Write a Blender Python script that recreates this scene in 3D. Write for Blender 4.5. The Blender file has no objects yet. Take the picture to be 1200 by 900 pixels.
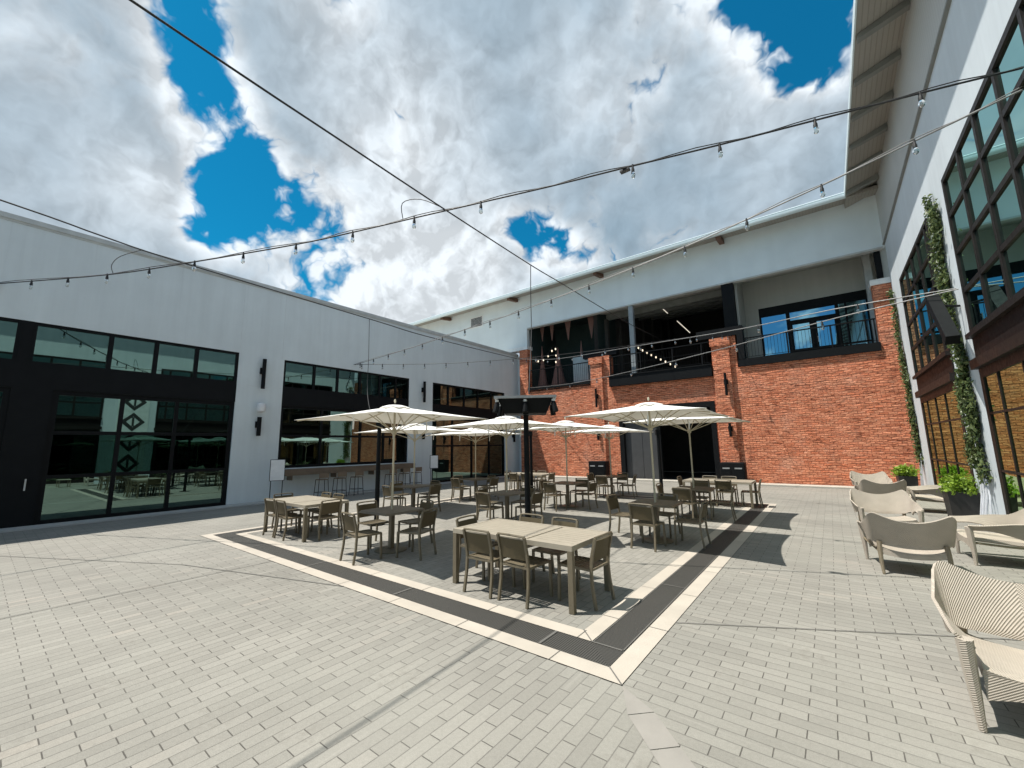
import bpy, math, random
from mathutils import Vector, Matrix
R = math.radians
rnd = random.Random(7)
scene = bpy.context.scene
COL = scene.collection

# ------------------------------------------------------------------ camera
cam_d = bpy.data.cameras.new('camera')
cam = bpy.data.objects.new('camera', cam_d)
COL.objects.link(cam)
cam_d.sensor_width = 36.0
cam_d.lens = 36.0 * 479.6 / 1200.0
cam_d.clip_start = 0.05
cam_d.clip_end = 3000
_y, _p, _r = R(37.5), R(8.69), R(-0.9)
_f = Vector((-math.sin(_y) * math.cos(_p), math.cos(_y) * math.cos(_p), math.sin(_p)))
_rt = Vector((math.cos(_y), math.sin(_y), 0))
_u = _rt.cross(_f)
_r2 = _rt * math.cos(_r) + _u * math.sin(_r)
_u2 = -_rt * math.sin(_r) + _u * math.cos(_r)
M4 = Matrix((_r2, _u2, -_f)).transposed().to_4x4()
M4.translation = Vector((0, 0, 1.9))
cam.matrix_world = M4
scene.camera = cam

# ------------------------------------------------------------------ light
SUN = Vector((-0.33, -0.26, 1.0)).normalized()      # towards the sun
sun_d = bpy.data.lights.new('sun', 'SUN')
sun_d.energy = 5.0
sun_d.angle = R(0.53)
sun_d.color = (1.0, 0.955, 0.88)
sun = bpy.data.objects.new('sun', sun_d)
COL.objects.link(sun)
sun.rotation_euler = SUN.to_track_quat('Z', 'Y').to_euler()

scene.view_settings.view_transform = 'Standard'
scene.view_settings.look = 'None'
scene.view_settings.exposure = 0.4
scene.view_settings.gamma = 1.0
scene.view_settings.use_curve_mapping = False
scene.render.engine = 'CYCLES'
scene.cycles.max_bounces = 7
scene.cycles.transparent_max_bounces = 10
scene.cycles.use_denoising = True


class NT:
    def __init__(self, tree):
        self.t = tree
        self.n = tree.nodes
        self.l = tree.links

    def node(self, typ, **kw):
        nd = self.n.new(typ)
        for k, v in kw.items():
            setattr(nd, k, v)
        return nd

    def link(self, a, b):
        self.l.new(a, b)

    def put(self, sock, v):
        if hasattr(v, 'is_output'):
            self.l.new(v, sock)
        elif v is not None:
            sock.default_value = v

    def math(self, op, a, b=None, c=None, clamp=False):
        nd = self.node('ShaderNodeMath', operation=op, use_clamp=clamp)
        self.put(nd.inputs[0], a)
        if b is not None: self.put(nd.inputs[1], b)
        if c is not None: self.put(nd.inputs[2], c)
        return nd.outputs[0]

    def vmath(self, op, a, b=None, out=0):
        nd = self.node('ShaderNodeVectorMath', operation=op)
        self.put(nd.inputs[0], a)
        if b is not None: self.put(nd.inputs[1], b)
        return nd.outputs[out]

    def smooth(self, v, lo, hi):
        nd = self.node('ShaderNodeMapRange', interpolation_type='SMOOTHSTEP')
        self.put(nd.inputs[0], v)
        nd.inputs[1].default_value = lo
        nd.inputs[2].default_value = hi
        return nd.outputs[0]

    def lin(self, v, a, b, c, d):
        nd = self.node('ShaderNodeMapRange')
        self.put(nd.inputs[0], v)
        for i, x in enumerate((a, b, c, d)): nd.inputs[i + 1].default_value = x
        return nd.outputs[0]

    def mix(self, fac, a, b, mode='MIX'):
        nd = self.node('ShaderNodeMix', data_type='RGBA', blend_type=mode)
        self.put(nd.inputs[0], fac)
        self.put(nd.inputs[6], a)
        self.put(nd.inputs[7], b)
        return nd.outputs[2]

    def noise(self, vec, scale, detail=4, rough=0.5, dist=0.0, out=0):
        nd = self.node('ShaderNodeTexNoise')
        if vec is not None: self.link(vec, nd.inputs['Vector'])
        nd.inputs['Scale'].default_value = scale
        nd.inputs['Detail'].default_value = detail
        nd.inputs['Roughness'].default_value = rough
        nd.inputs['Distortion'].default_value = dist
        return nd.outputs[out]

    def comb(self, x, y, z):
        nd = self.node('ShaderNodeCombineXYZ')
        for i, v in enumerate((x, y, z)): self.put(nd.inputs[i], v)
        return nd.outputs[0]

    def sep(self, v):
        nd = self.node('ShaderNodeSeparateXYZ')
        self.link(v, nd.inputs[0])
        return nd.outputs


def c4(c):
    return (c[0], c[1], c[2], 1.0)


# ------------------------------------------------------------------ sky
world = bpy.data.worlds.new('World')
scene.world = world
world.use_nodes = True
T = NT(world.node_tree)
T.n.clear()
sky = T.node('ShaderNodeTexSky', sky_type='NISHITA', sun_disc=False)
sky.sun_elevation = math.asin(SUN.z)
sky.sun_rotation = math.atan2(SUN.x, SUN.y)
sky.air_density = 1.0
sky.dust_density = 0.4
sky.ozone_density = 2.0
SKY_STRENGTH = 0.11
bg = T.node('ShaderNodeBackground')
bg.inputs[1].default_value = SKY_STRENGTH
tc = T.node('ShaderNodeTexCoord')
D = T.vmath('NORMALIZE', tc.outputs['Generated'])
dx, dy, dz = T.sep(D)
den = T.math('ADD', T.math('MAXIMUM', dz, 0.0), 0.35)
P = T.comb(T.math('DIVIDE', dx, den), T.math('DIVIDE', dy, den), 0.0)
lobes = [  # direction, amplitude, sharpness
    ((-0.806, 0.189, 0.561), -0.20, 200), ((-0.735, 0.130, 0.666), -0.15, 420), ((-0.775, 0.165, 0.61), -0.14, 500), ((-0.841, 0.255, 0.477), -0.22, 260),
    ((-0.890, 0.215, 0.400), -0.13, 420), ((-0.800, 0.33, 0.50), -0.18, 330), ((-0.765, 0.405, 0.50), -0.12, 500),
    ((-0.530, 0.685, 0.500), -0.17, 800), ((-0.492, 0.728, 0.478), -0.17, 800), ((-0.452, 0.768, 0.455), -0.18, 800), ((-0.410, 0.802, 0.435), -0.19, 800), ((-0.58, 0.63, 0.515), -0.09, 900),
    ((-0.053, 0.695, 0.717), -0.14, 300), ((0.017, 0.774, 0.632), -0.20, 330), ((0.071, 0.752, 0.656), -0.10, 240),
    ((-0.86, 0.03, 0.51), 0.16, 60), ((-0.877, 0.150, 0.46), 0.14, 260), ((-0.68, 0.25, 0.69), 0.12, 160),
    ((-0.45, 0.55, 0.70), 0.22, 14), ((-0.72, 0.575, 0.385), 0.17, 90), ((-0.60, 0.68, 0.42), 0.14, 160), ((-0.06, 0.84, 0.54), 0.18, 90),
    ((-0.96, 0.1, 0.2), 0.1, 25), ((0.3, 0.9, 0.25), 0.1, 12),
]
bias = None
for d, a, k in lobes:
    dot = T.vmath('DOT_PRODUCT', D, Vector(d).normalized(), out=1)
    e = T.math('MULTIPLY', T.math('EXPONENT', T.math('MULTIPLY', T.math('SUBTRACT', dot, 1.0), float(k))), a)
    bias = e if bias is None else T.math('ADD', bias, e)
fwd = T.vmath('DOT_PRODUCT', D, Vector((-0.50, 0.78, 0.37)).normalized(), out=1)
bias = T.math('ADD', bias, T.lin(fwd, -0.4, 0.2, -0.10, 0.0))  # fewer clouds behind the view, thinned to lower the fill light
def billow(vec):
    """rounded heads of several sizes with sharp creases between them"""
    out = None
    for sc_, am in ((4.5, 0.50), (10.0, 0.30), (23.0, 0.22)):
        v = T.math('MULTIPLY', T.math('ABSOLUTE', T.math('SUBTRACT', T.noise(vec, sc_, 1 if sc_ < 20 else 3, 0.5), 0.5)), 4.0 * am)
        out = v if out is None else T.math('ADD', out, v)
    return out                                              # about 0 .. 1, mean 0.35
warp = T.noise(D, 6.0, 4, 0.6, 0.0, out=1)
wv = T.node('ShaderNodeVectorMath', operation='SCALE'); T.link(T.vmath('SUBTRACT', warp, Vector((0.5, 0.5, 0.5))), wv.inputs[0]); wv.inputs[3].default_value = 0.10
Dw = T.vmath('ADD', D, wv.outputs[0])
n1 = T.noise(Dw, 2.6, 9, 0.55)
bl = billow(Dw)
shape = T.math('ADD', T.math('MULTIPLY', T.math('SUBTRACT', n1, 0.5), 0.70), T.math('MULTIPLY', T.math('SUBTRACT', bl, 0.35), 0.42))
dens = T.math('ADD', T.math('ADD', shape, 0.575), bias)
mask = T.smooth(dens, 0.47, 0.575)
bl2 = billow(T.vmath('ADD', Dw, Vector((-0.012, -0.008, 0.022))))
relief = T.math('SUBTRACT', bl, bl2)
bright = None
for d, a, k in (((-0.71, 0.575, 0.40), 0.85, 55), ((-0.60, 0.68, 0.41), 0.6, 150), ((-0.877, 0.161, 0.454), 0.6, 260), ((-0.03, 0.80, 0.60), 0.6, 110), ((-0.64, 0.44, 0.63), 0.55, 60), ((-0.30, 0.62, 0.72), 0.35, 120), ((-0.96, 0.05, 0.28), 0.4, 60)):
    dot = T.vmath('DOT_PRODUCT', D, Vector(d).normalized(), out=1)
    e = T.math('MULTIPLY', T.math('EXPONENT', T.math('MULTIPLY', T.math('SUBTRACT', dot, 1.0), float(k))), a)
    bright = e if bright is None else T.math('ADD', bright, e)
n3 = T.noise(Dw, 2.6, 3, 0.5)
soft = T.math('ADD', T.math('ADD', T.math('MULTIPLY', T.math('SUBTRACT', n1, 0.5), 0.70), T.math('MULTIPLY', T.math('SUBTRACT', bl, 0.35), 0.12)), T.math('ADD', bias, 0.575))
rim = T.smooth(soft, 0.50, 0.70)
inner = T.math('ADD', 0.80, T.math('MULTIPLY', T.math('SUBTRACT', n3, 0.5), 1.2), clamp=True)
body = T.math('SUBTRACT', T.math('MULTIPLY', rim, inner), T.math('MULTIPLY', bright, 0.85), clamp=True)
S = 0.758 / SKY_STRENGTH
white = (0.80 * S, 0.86 * S, 0.91 * S, 1)
grey = (0.25 * S, 0.365 * S, 0.465 * S, 1)
cc = T.mix(body, white, grey)
puff = T.math('SUBTRACT', 1.0, T.math('MULTIPLY', body, 0.85))
gain = T.math('ADD', 1.0, T.math('MULTIPLY', T.math('MULTIPLY', relief, 1.25), puff))
gain = T.math('MINIMUM', T.math('MAXIMUM', gain, 0.80), 1.20)
cc = T.mix(1.0, cc, T.comb(gain, gain, gain), 'MULTIPLY')
# clear sky of a hot clear day, deep and a little cyan; paler behind the view, to keep fill light neutral
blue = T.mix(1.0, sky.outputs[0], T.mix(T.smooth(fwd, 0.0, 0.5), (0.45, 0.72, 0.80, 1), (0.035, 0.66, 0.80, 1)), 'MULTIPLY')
low = T.smooth(dz, -0.02, 0.25)
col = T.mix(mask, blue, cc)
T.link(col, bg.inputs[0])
wo = T.node('ShaderNodeOutputWorld')
T.link(bg.outputs[0], wo.inputs[0])


# ------------------------------------------------------------------ materials
def new_mat(name):
    m = bpy.data.materials.new(name)
    m.use_nodes = True
    t = NT(m.node_tree)
    b = t.n['Principled BSDF']
    return m, t, b


def coords(t, kind='Object'):
    return t.node('ShaderNodeTexCoord').outputs[kind]


def bump(t, b, h, strength=0.3, dist=0.01):
    nd = t.node('ShaderNodeBump')
    nd.inputs['Strength'].default_value = strength
    nd.inputs['Distance'].default_value = dist
    t.link(h, nd.inputs['Height'])
    t.link(nd.outputs[0], b.inputs['Normal'])


def plain(name, col, rough=0.5, metal=0.0, var=0.12, scale=3.0, bstr=0.0, bscale=60, spec=0.5, coord='Object'):
    m, t, b = new_mat(name)
    v = coords(t, coord)
    n = t.noise(v, scale, 6, 0.6)
    f = t.lin(n, 0.3, 0.7, 1 - var, 1 + var)
    t.link(t.mix(1.0, c4(col), t.comb(f, f, f), 'MULTIPLY'), b.inputs['Base Color'])
    b.inputs['Roughness'].default_value = rough
    b.inputs['Metallic'].default_value = metal
    b.inputs['Specular IOR Level'].default_value = spec
    r = t.lin(t.noise(v, scale * 4, 3), 0.3, 0.7, max(0.02, rough - 0.08), min(1, rough + 0.08))
    t.link(r, b.inputs['Roughness'])
    if bstr:
        bump(t, b, t.noise(v, bscale, 4, 0.6), bstr, 0.004)
    return m


def emit(name, col, s):
    m, t, b = new_mat(name)
    b.inputs['Base Color'].default_value = c4(col)
    b.inputs['Emission Color'].default_value = c4(col)
    b.inputs['Emission Strength'].default_value = s
    return m


def glass_mat(name, tint, refl, base_refl, ior=1.6, wav=0.0):
    m = bpy.data.materials.new(name)
    m.use_nodes = True
    t = NT(m.node_tree)
    t.n.clear()
    out = t.node('ShaderNodeOutputMaterial')
    tr = t.node('ShaderNodeBsdfTransparent')
    tr.inputs[0].default_value = c4(tint)
    gl = t.node('ShaderNodeBsdfGlossy')
    gl.inputs[0].default_value = c4(refl)
    gl.inputs['Roughness'].default_value = 0.0
    fr = t.node('ShaderNodeFresnel')
    fr.inputs[0].default_value = ior
    fac = t.math('ADD', t.math('MULTIPLY', fr.outputs[0], 1.0 - base_refl), base_refl, clamp=True)
    if wav:
        nd = t.node('ShaderNodeBump')
        nd.inputs['Strength'].default_value = wav
        nd.inputs['Distance'].default_value = 0.02
        t.link(t.noise(coords(t), 0.7, 1, 0.4), nd.inputs['Height'])
        t.link(nd.outputs[0], gl.inputs['Normal'])
    ms = t.node('ShaderNodeMixShader')
    t.link(fac, ms.inputs[0])
    t.link(tr.outputs[0], ms.inputs[1])
    t.link(gl.outputs[0], ms.inputs[2])
    t.link(ms.outputs[0], out.inputs[0])
    return m


def paver_mat(name, along):
    m, t, b = new_mat(name)
    v = coords(t)
    s = t.sep(v)
    vec = t.comb(s[1], s[0], 0.0) if along == 'Y' else t.comb(s[0], s[1], 0.0)
    wob = t.vmath('SCALE', t.noise(v, 5, 2, 0.5, out=1), None)
    t.n[-1].inputs[3].default_value = 0.006
    vec = t.vmath('ADD', vec, wob)
    br = t.node('ShaderNodeTexBrick', offset=0.5, offset_frequency=2)
    t.link(vec, br.inputs['Vector'])
    br.inputs['Color1'].default_value = c4((0.240, 0.229, 0.202))
    br.inputs['Color2'].default_value = c4((0.288, 0.275, 0.243))
    br.inputs['Mortar'].default_value = c4((0.165, 0.156, 0.140))
    fy = t.math('ABSOLUTE', t.math('SUBTRACT', t.math('FRACT', t.math('DIVIDE', t.sep(vec)[1], 0.106)), 0.5))
    t.link(t.mix(t.smooth(fy, 0.45, 0.47), c4((0.085, 0.078, 0.068)), c4((0.165, 0.156, 0.138))), br.inputs['Mortar'])
    br.inputs['Scale'].default_value = 1.0
    br.inputs['Mortar Size'].default_value = 0.0046
    br.inputs['Mortar Smooth'].default_value = 0.5
    br.inputs['Bias'].default_value = -0.1
    br.inputs['Brick Width'].default_value = 0.32
    br.inputs['Row Height'].default_value = 0.106
    # a warm paver here and there, and a few pale ones
    br2 = t.node('ShaderNodeTexBrick', offset=0.5, offset_frequency=2)
    t.link(vec, br2.inputs['Vector'])
    br2.inputs['Color1'].default_value = (0, 0, 0, 1)
    br2.inputs['Color2'].default_value = (1, 1, 1, 1)
    br2.inputs['Mortar'].default_value = (0, 0, 0, 1)
    br2.inputs['Scale'].default_value = 1.0
    br2.inputs['Mortar Size'].default_value = 0.0042
    br2.inputs['Bias'].default_value = -0.35
    br2.inputs['Brick Width'].default_value = 0.32
    br2.inputs['Row Height'].default_value = 0.106
    hot = t.math('MULTIPLY', t.smooth(br2.outputs[0], 0.4, 0.95), t.smooth(t.noise(v, 0.55, 3), 0.5, 0.62))
    col = t.mix(t.math('MULTIPLY', hot, 0.6), br.outputs['Color'], c4((0.375, 0.315, 0.262)))
    # wear: large faded patches and stains
    big = t.lin(t.noise(v, 0.35, 6, 0.62), 0.3, 0.7, 0.82, 1.12)
    col = t.mix(1.0, col, t.comb(big, big, big), 'MULTIPLY')
    tints = t.smooth(t.noise(v, 0.8, 4), 0.45, 0.7)
    col = t.mix(t.math('MULTIPLY', tints, 0.35), col, c4((0.275, 0.268, 0.235)))
    grit = t.math('MULTIPLY', t.lin(t.noise(v, 150, 3, 0.7), 0.25, 0.75, 0.80, 1.16), t.lin(t.noise(v, 38, 4, 0.7), 0.3, 0.7, 0.92, 1.06))
    col = t.mix(1.0, col, t.comb(grit, grit, grit), 'MULTIPLY')
    # dirt washed into joints and along courses, scuffs, small dark spots
    dirt = t.math('MULTIPLY', t.smooth(t.noise(v, 1.4, 7, 0.7), 0.50, 0.72), t.smooth(t.noise(v, 14, 4, 0.65), 0.40, 0.68))
    col = t.mix(t.math('MULTIPLY', dirt, 0.60), col, c4((0.165, 0.152, 0.130)))
    scuff = t.smooth(t.noise(t.vmath('MULTIPLY', vec, Vector((0.35, 5.0, 1.0))), 1.3, 5, 0.6), 0.60, 0.72)
    col = t.mix(t.math('MULTIPLY', scuff, 0.30), col, c4((0.37, 0.352, 0.315)))
    spots = t.smooth(t.noise(v, 9, 2, 0.5), 0.70, 0.78)
    col = t.mix(t.math('MULTIPLY', spots, 0.35), col, c4((0.19, 0.18, 0.16)))
    gum = t.node('ShaderNodeTexVoronoi', feature='F1')
    t.link(t.vmath('ADD', v, t.vmath('MULTIPLY', t.noise(v, 20, 2, out=1), Vector((0.03, 0.03, 0.0)))), gum.inputs['Vector'])
    gum.inputs['Scale'].default_value = 1.3
    gm = t.math('MULTIPLY', t.math('SUBTRACT', 1.0, t.smooth(gum.outputs['Distance'], 0.022, 0.034)), t.smooth(t.noise(v, 0.7, 2), 0.5, 0.56))
    col = t.mix(t.math('MULTIPLY', gm, 0.55), col, c4((0.12, 0.115, 0.105)))
    t.link(col, b.inputs['Base Color'])
    b.inputs['Roughness'].default_value = 0.82
    b.inputs['Specular IOR Level'].default_value = 0.3
    h = t.math('ADD', t.math('MULTIPLY', br.outputs['Fac'], -1.0), t.math('MULTIPLY', t.noise(v, 90, 3), 0.25))
    h = t.math('ADD', h, t.math('MULTIPLY', t.noise(v, 2.2, 3), 0.8))
    bump(t, b, h, 0.55, 0.007)
    return m


def brick_mat(name, dark=1.0):
    m, t, b = new_mat(name)
    v = coords(t)
    s = t.sep(v)
    vec = t.comb(t.math('ADD', s[0], s[1]), s[2], 0.0)
    w = t.noise(v, 2.2, 4, 0.6)
    vec2 = t.vmath('ADD', vec, t.comb(t.math('MULTIPLY', w, 0.16), t.math('MULTIPLY', t.math('SUBTRACT', w, 0.5), 0.16), 0.0))
    br = t.node('ShaderNodeTexBrick', offset=0.5)
    t.link(vec2, br.inputs['Vector'])
    br.inputs['Color1'].default_value = c4((0.64 * dark, 0.205 * dark, 0.105 * dark))
    br.inputs['Color2'].default_value = c4((0.77 * dark, 0.32 * dark, 0.185 * dark))
    br.inputs['Mortar'].default_value = c4((0.40 * dark, 0.13 * dark, 0.075 * dark))
    br.inputs['Scale'].default_value = 1.0
    br.inputs['Mortar Size'].default_value = 0.012
    br.inputs['Mortar Smooth'].default_value = 0.3
    br.inputs['Brick Width'].default_value = 0.27
    br.inputs['Row Height'].default_value = 0.098
    st = t.vmath('MULTIPLY', v, Vector((1.0, 1.0, 4.5)))
    n = t.noise(st, 2.2, 6, 0.65)
    shade = t.lin(n, 0.3, 0.7, 0.55, 1.38)
    col = t.mix(1.0, br.outputs['Color'], t.comb(shade, shade, shade), 'MULTIPLY')
    pale = t.smooth(t.noise(st, 4.5, 4, 0.6), 0.56, 0.70)
    col = t.mix(t.math('MULTIPLY', pale, 0.60), col, c4((0.80 * dark, 0.46 * dark, 0.33 * dark)))
    soot = t.smooth(t.noise(t.vmath('MULTIPLY', v, Vector((1, 1, 2))), 0.8, 6, 0.65), 0.58, 0.74)
    col = t.mix(t.math('MULTIPLY', soot, 0.35), col, c4((0.30 * dark, 0.085 * dark, 0.048 * dark)))
    dust = t.math('MULTIPLY', t.smooth(t.noise(v, 0.6, 5, 0.6), 0.50, 0.72), 0.28)
    col = t.mix(dust, col, c4((0.66 * dark, 0.40 * dark, 0.30 * dark)))
    damp = t.math('MULTIPLY', t.math('SUBTRACT', 1.0, t.smooth(s[2], 0.0, 0.75)), t.smooth(t.noise(v, 1.7, 4), 0.4, 0.65))
    col = t.mix(t.math('MULTIPLY', damp, 0.4), col, c4((0.24 * dark, 0.10 * dark, 0.07 * dark)))
    rag = t.noise(t.vmath('MULTIPLY', v, Vector((1.3, 1.3, 7.0))), 1.6, 5, 0.62, 0.4)
    gap = t.math('MULTIPLY', t.smooth(rag, 0.57, 0.64), t.smooth(t.noise(v, 0.9, 3), 0.38, 0.6))
    col = t.mix(t.math('MULTIPLY', gap, 0.75), col, c4((0.20 * dark, 0.045 * dark, 0.022 * dark)))
    t.link(col, b.inputs['Base Color'])
    b.inputs['Roughness'].default_value = 0.9
    b.inputs['Specular IOR Level'].default_value = 0.2
    h = t.math('ADD', t.math('MULTIPLY', br.outputs['Fac'], -0.6), t.math('MULTIPLY', n, 1.6))
    h = t.math('ADD', h, t.math('MULTIPLY', t.noise(t.vmath('MULTIPLY', v, Vector((1, 1, 2.5))), 9, 3, 0.6), 0.9))
    h = t.math('ADD', h, t.math('MULTIPLY', gap, -1.2))
    bump(t, b, h, 1.0, 0.045)
    return m


def weave_mat(name, col):
    """diagonal ribs that meet on the centre line in a herringbone"""
    m, t, b = new_mat(name)
    v = coords(t)
    s = t.sep(v)
    ax = t.math('ABSOLUTE', s[0])
    ph = t.math('ADD', t.math('MULTIPLY', ax, 0.75), t.math('ADD', s[2], t.math('MULTIPLY', s[1], 0.8)))
    wv = t.math('SINE', t.math('MULTIPLY', ph, 2 * math.pi / 0.016))
    w2 = t.math('SINE', t.math('MULTIPLY', t.math('SUBTRACT', ax, s[2]), 2 * math.pi / 0.013))
    hh = t.math('ADD', wv, t.math('MULTIPLY', w2, 0.35))
    f = t.lin(hh, -1.3, 1.3, 0.80, 1.06)
    n = t.lin(t.noise(v, 5, 4), 0.3, 0.7, 0.92, 1.06)
    f = t.math('MULTIPLY', f, n)
    t.link(t.mix(1.0, c4(col), t.comb(f, f, f), 'MULTIPLY'), b.inputs['Base Color'])
    b.inputs['Roughness'].default_value = 0.62
    b.inputs['Specular IOR Level'].default_value = 0.35
    bump(t, b, hh, 0.6, 0.004)
    return m


def leaf_mat(name, c1, c2):
    m, t, b = new_mat(name)
    g = t.node('ShaderNodeNewGeometry')
    f = g.outputs['Random Per Island']
    t.link(t.mix(f, c4(c1), c4(c2)), b.inputs['Base Color'])
    b.inputs['Roughness'].default_value = 0.45
    tl = t.node('ShaderNodeBsdfTranslucent')
    t.link(t.mix(f, c4([x * 1.3 for x in c1]), c4([x * 1.3 for x in c2])), tl.inputs[0])
    ms = t.node('ShaderNodeMixShader')
    ms.inputs[0].default_value = 0.3
    t.link(b.outputs[0], ms.inputs[1])
    t.link(tl.outputs[0], ms.inputs[2])
    t.link(ms.outputs[0], t.n['Material Output'].inputs[0])
    return m


def canvas_mat(name, col):
    m, t, b = new_mat(name)
    v = coords(t)
    f = t.lin(t.noise(v, 2.5, 5), 0.3, 0.7, 0.93, 1.05)
    cc_ = t.mix(1.0, c4(col), t.comb(f, f, f), 'MULTIPLY')
    t.link(cc_, b.inputs['Base Color'])
    b.inputs['Roughness'].default_value = 0.85
    b.inputs['Specular IOR Level'].default_value = 0.15
    tl = t.node('ShaderNodeBsdfTranslucent')
    t.link(t.mix(1.0, cc_, (1.0, 0.96, 0.88, 1), 'MULTIPLY'), tl.inputs[0])
    ms = t.node('ShaderNodeMixShader')
    ms.inputs[0].default_value = 0.22
    t.link(b.outputs[0], ms.inputs[1])
    t.link(tl.outputs[0], ms.inputs[2])
    t.link(ms.outputs[0], t.n['Material Output'].inputs[0])
    bump(t, b, t.math('ADD', t.noise(v, 6, 3), t.math('MULTIPLY', t.noise(t.vmath('MULTIPLY', v, Vector((1, 1, 6))), 3, 3), 1.5)), 0.45, 0.03)
    return m


def ribbed(name, col, period, axis, rough=0.5, depth=0.01, strength=0.5, metal=0.0, dark=0.85):
    """metal siding or grating: a profile repeated along one axis"""
    m, t, b = new_mat(name)
    v = coords(t)
    s = t.sep(v)[axis]
    fr = t.math('FRACT', t.math('DIVIDE', s, period))
    prof = t.math('SUBTRACT', t.smooth(fr, 0.0, 0.12), t.smooth(fr, 0.82, 0.95))
    n = t.lin(t.noise(v, 0.7, 5), 0.3, 0.7, 0.94, 1.05)
    f = t.math('MULTIPLY', t.lin(prof, 0, 1, dark, 1.0), n)
    t.link(t.mix(1.0, c4(col), t.comb(f, f, f), 'MULTIPLY'), b.inputs['Base Color'])
    b.inputs['Roughness'].default_value = rough
    b.inputs['Metallic'].default_value = metal
    bump(t, b, prof, strength, depth)
    return m


def wall_paint(name, col, panel=None):
    m, t, b = new_mat(name)
    v = coords(t)
    f = t.math('MULTIPLY', t.lin(t.noise(v, 0.45, 6, 0.6), 0.3, 0.7, 0.93, 1.05),
               t.lin(t.noise(t.vmath('MULTIPLY', v, Vector((3.5, 3.5, 0.30))), 1.0, 5, 0.6), 0.3, 0.7, 0.95, 1.03))
    drip = t.math('MULTIPLY', t.smooth(t.noise(t.vmath('MULTIPLY', v, Vector((5.0, 5.0, 0.16))), 1.2, 4, 0.6), 0.60, 0.75), t.smooth(t.sep(v)[2], 5.0, 8.5))
    f = t.math('MULTIPLY', f, t.math('SUBTRACT', 1.0, t.math('MULTIPLY', drip, 0.07)))
    t.link(t.mix(1.0, c4(col), t.comb(f, f, f), 'MULTIPLY'), b.inputs['Base Color'])
    b.inputs['Roughness'].default_value = 0.75
    b.inputs['Specular IOR Level'].default_value = 0.3
    bump(t, b, t.math('ADD', t.noise(v, 45, 4, 0.6), t.math('MULTIPLY', t.noise(v, 0.8, 2), 6.0)), 0.2, 0.006)
    return m


M = {}
M['paver_y'] = paver_mat('paver_courses_away', 'Y')
M['paver_x'] = paver_mat('paver_courses_across', 'X')
M['pale_stone'] = plain('pale_stone_border', (0.43, 0.385, 0.325), 0.8, 0, 0.10, 1.6, 0.3, 90)
M['drain'] = ribbed('dark_drain_grating_rows', (0.074, 0.071, 0.064), 0.024, 1, 0.6, 0.012, 0.9, 0.3, 0.35)
M['drain_x'] = ribbed('dark_drain_grating_columns', (0.074, 0.071, 0.064), 0.024, 0, 0.6, 0.012, 0.9, 0.3, 0.35)
M['joint'] = plain('dark_joint', (0.12, 0.115, 0.105), 0.9)
M['concrete'] = plain('pale_concrete', (0.42, 0.395, 0.345), 0.85, 0, 0.12, 1.2, 0.3, 40)
M['ground'] = plain('dusty_ground', (0.33, 0.30, 0.26), 0.95, 0, 0.15, 0.2)
M['left_wall'] = wall_paint('pale_blue_grey_stucco', (0.64, 0.70, 0.715))
M['coping'] = plain('grey_metal_coping', (0.47, 0.49, 0.48), 0.5)
M['white_wall'] = wall_paint('white_stucco', (0.61, 0.665, 0.70))
M['brick'] = brick_mat('weathered_red_brick')
M['siding'] = ribbed('pale_grey_metal_siding', (0.66, 0.73, 0.75), 1.9, 0, 0.5, 0.006, 0.25, 0, 0.97)
M['siding_r'] = ribbed('grey_corrugated_siding', (0.47, 0.475, 0.455), 0.15, 1, 0.5, 0.012, 0.5, 0, 0.9)
M['soffit'] = ribbed('soffit_boards', (0.30, 0.28, 0.245), 0.12, 0, 0.6, 0.008, 0.5, 0, 0.8)
M['soffit_r'] = ribbed('soffit_boards_side', (0.33, 0.315, 0.28), 0.12, 0, 0.6, 0.008, 0.5, 0, 0.8)
M['steel_grey'] = plain('grey_painted_steel', (0.20, 0.21, 0.195), 0.45)
M['gutter'] = plain('galvanised_gutter', (0.62, 0.72, 0.75), 0.55, 0.0, 0.03)
M['black_metal'] = plain('black_powder_coat', (0.009, 0.010, 0.011), 0.6, spec=0.1)
M['black_frame'] = plain('black_window_frame', (0.007, 0.008, 0.009), 0.5, spec=0.12)
M['bronze_frame'] = plain('dark_bronze_frame', (0.018, 0.0145, 0.013), 0.5, spec=0.2)
M['bronze_panel'] = plain('dark_bronze_panel', (0.013, 0.010, 0.0095), 0.55, spec=0.15)
M['dark_room'] = plain('dark_grey_room', (0.06, 0.058, 0.055), 0.9)  # dark grey room surfaces
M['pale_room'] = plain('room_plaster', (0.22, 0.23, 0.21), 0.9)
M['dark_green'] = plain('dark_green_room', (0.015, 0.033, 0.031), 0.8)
M['corr_roof'] = ribbed('inner_roof_deck', (0.62, 0.60, 0.56), 0.8, 1, 0.6, 0.05, 0.7, 0, 0.6)
M['olive_wall'] = wall_paint('olive_grey_plaster', (0.42, 0.43, 0.40))
M['pennant'] = plain('dusty_rose_cloth', (0.21, 0.115, 0.095), 0.9)
M['glass_l'] = glass_mat('teal_shop_glass', (0.13, 0.21, 0.19), (0.38, 0.60, 0.54), 0.32, 1.7, 0.09)
M['glass_r'] = glass_mat('green_tinted_glass', (0.26, 0.40, 0.35), (0.46, 0.70, 0.64), 0.26, 1.6, 0.04)
M['glass_b'] = glass_mat('blue_tinted_glass', (0.10, 0.22, 0.30), (0.32, 0.68, 0.86), 0.50, 1.7, 0.04)
M['glass_low'] = glass_mat('clear_shop_glass', (0.30, 0.30, 0.24), (0.46, 0.64, 0.40), 0.28, 1.6, 0.03)
M['taupe'] = plain('taupe_powder_coat', (0.150, 0.124, 0.082), 0.42, 0, 0.05, 8)
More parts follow.
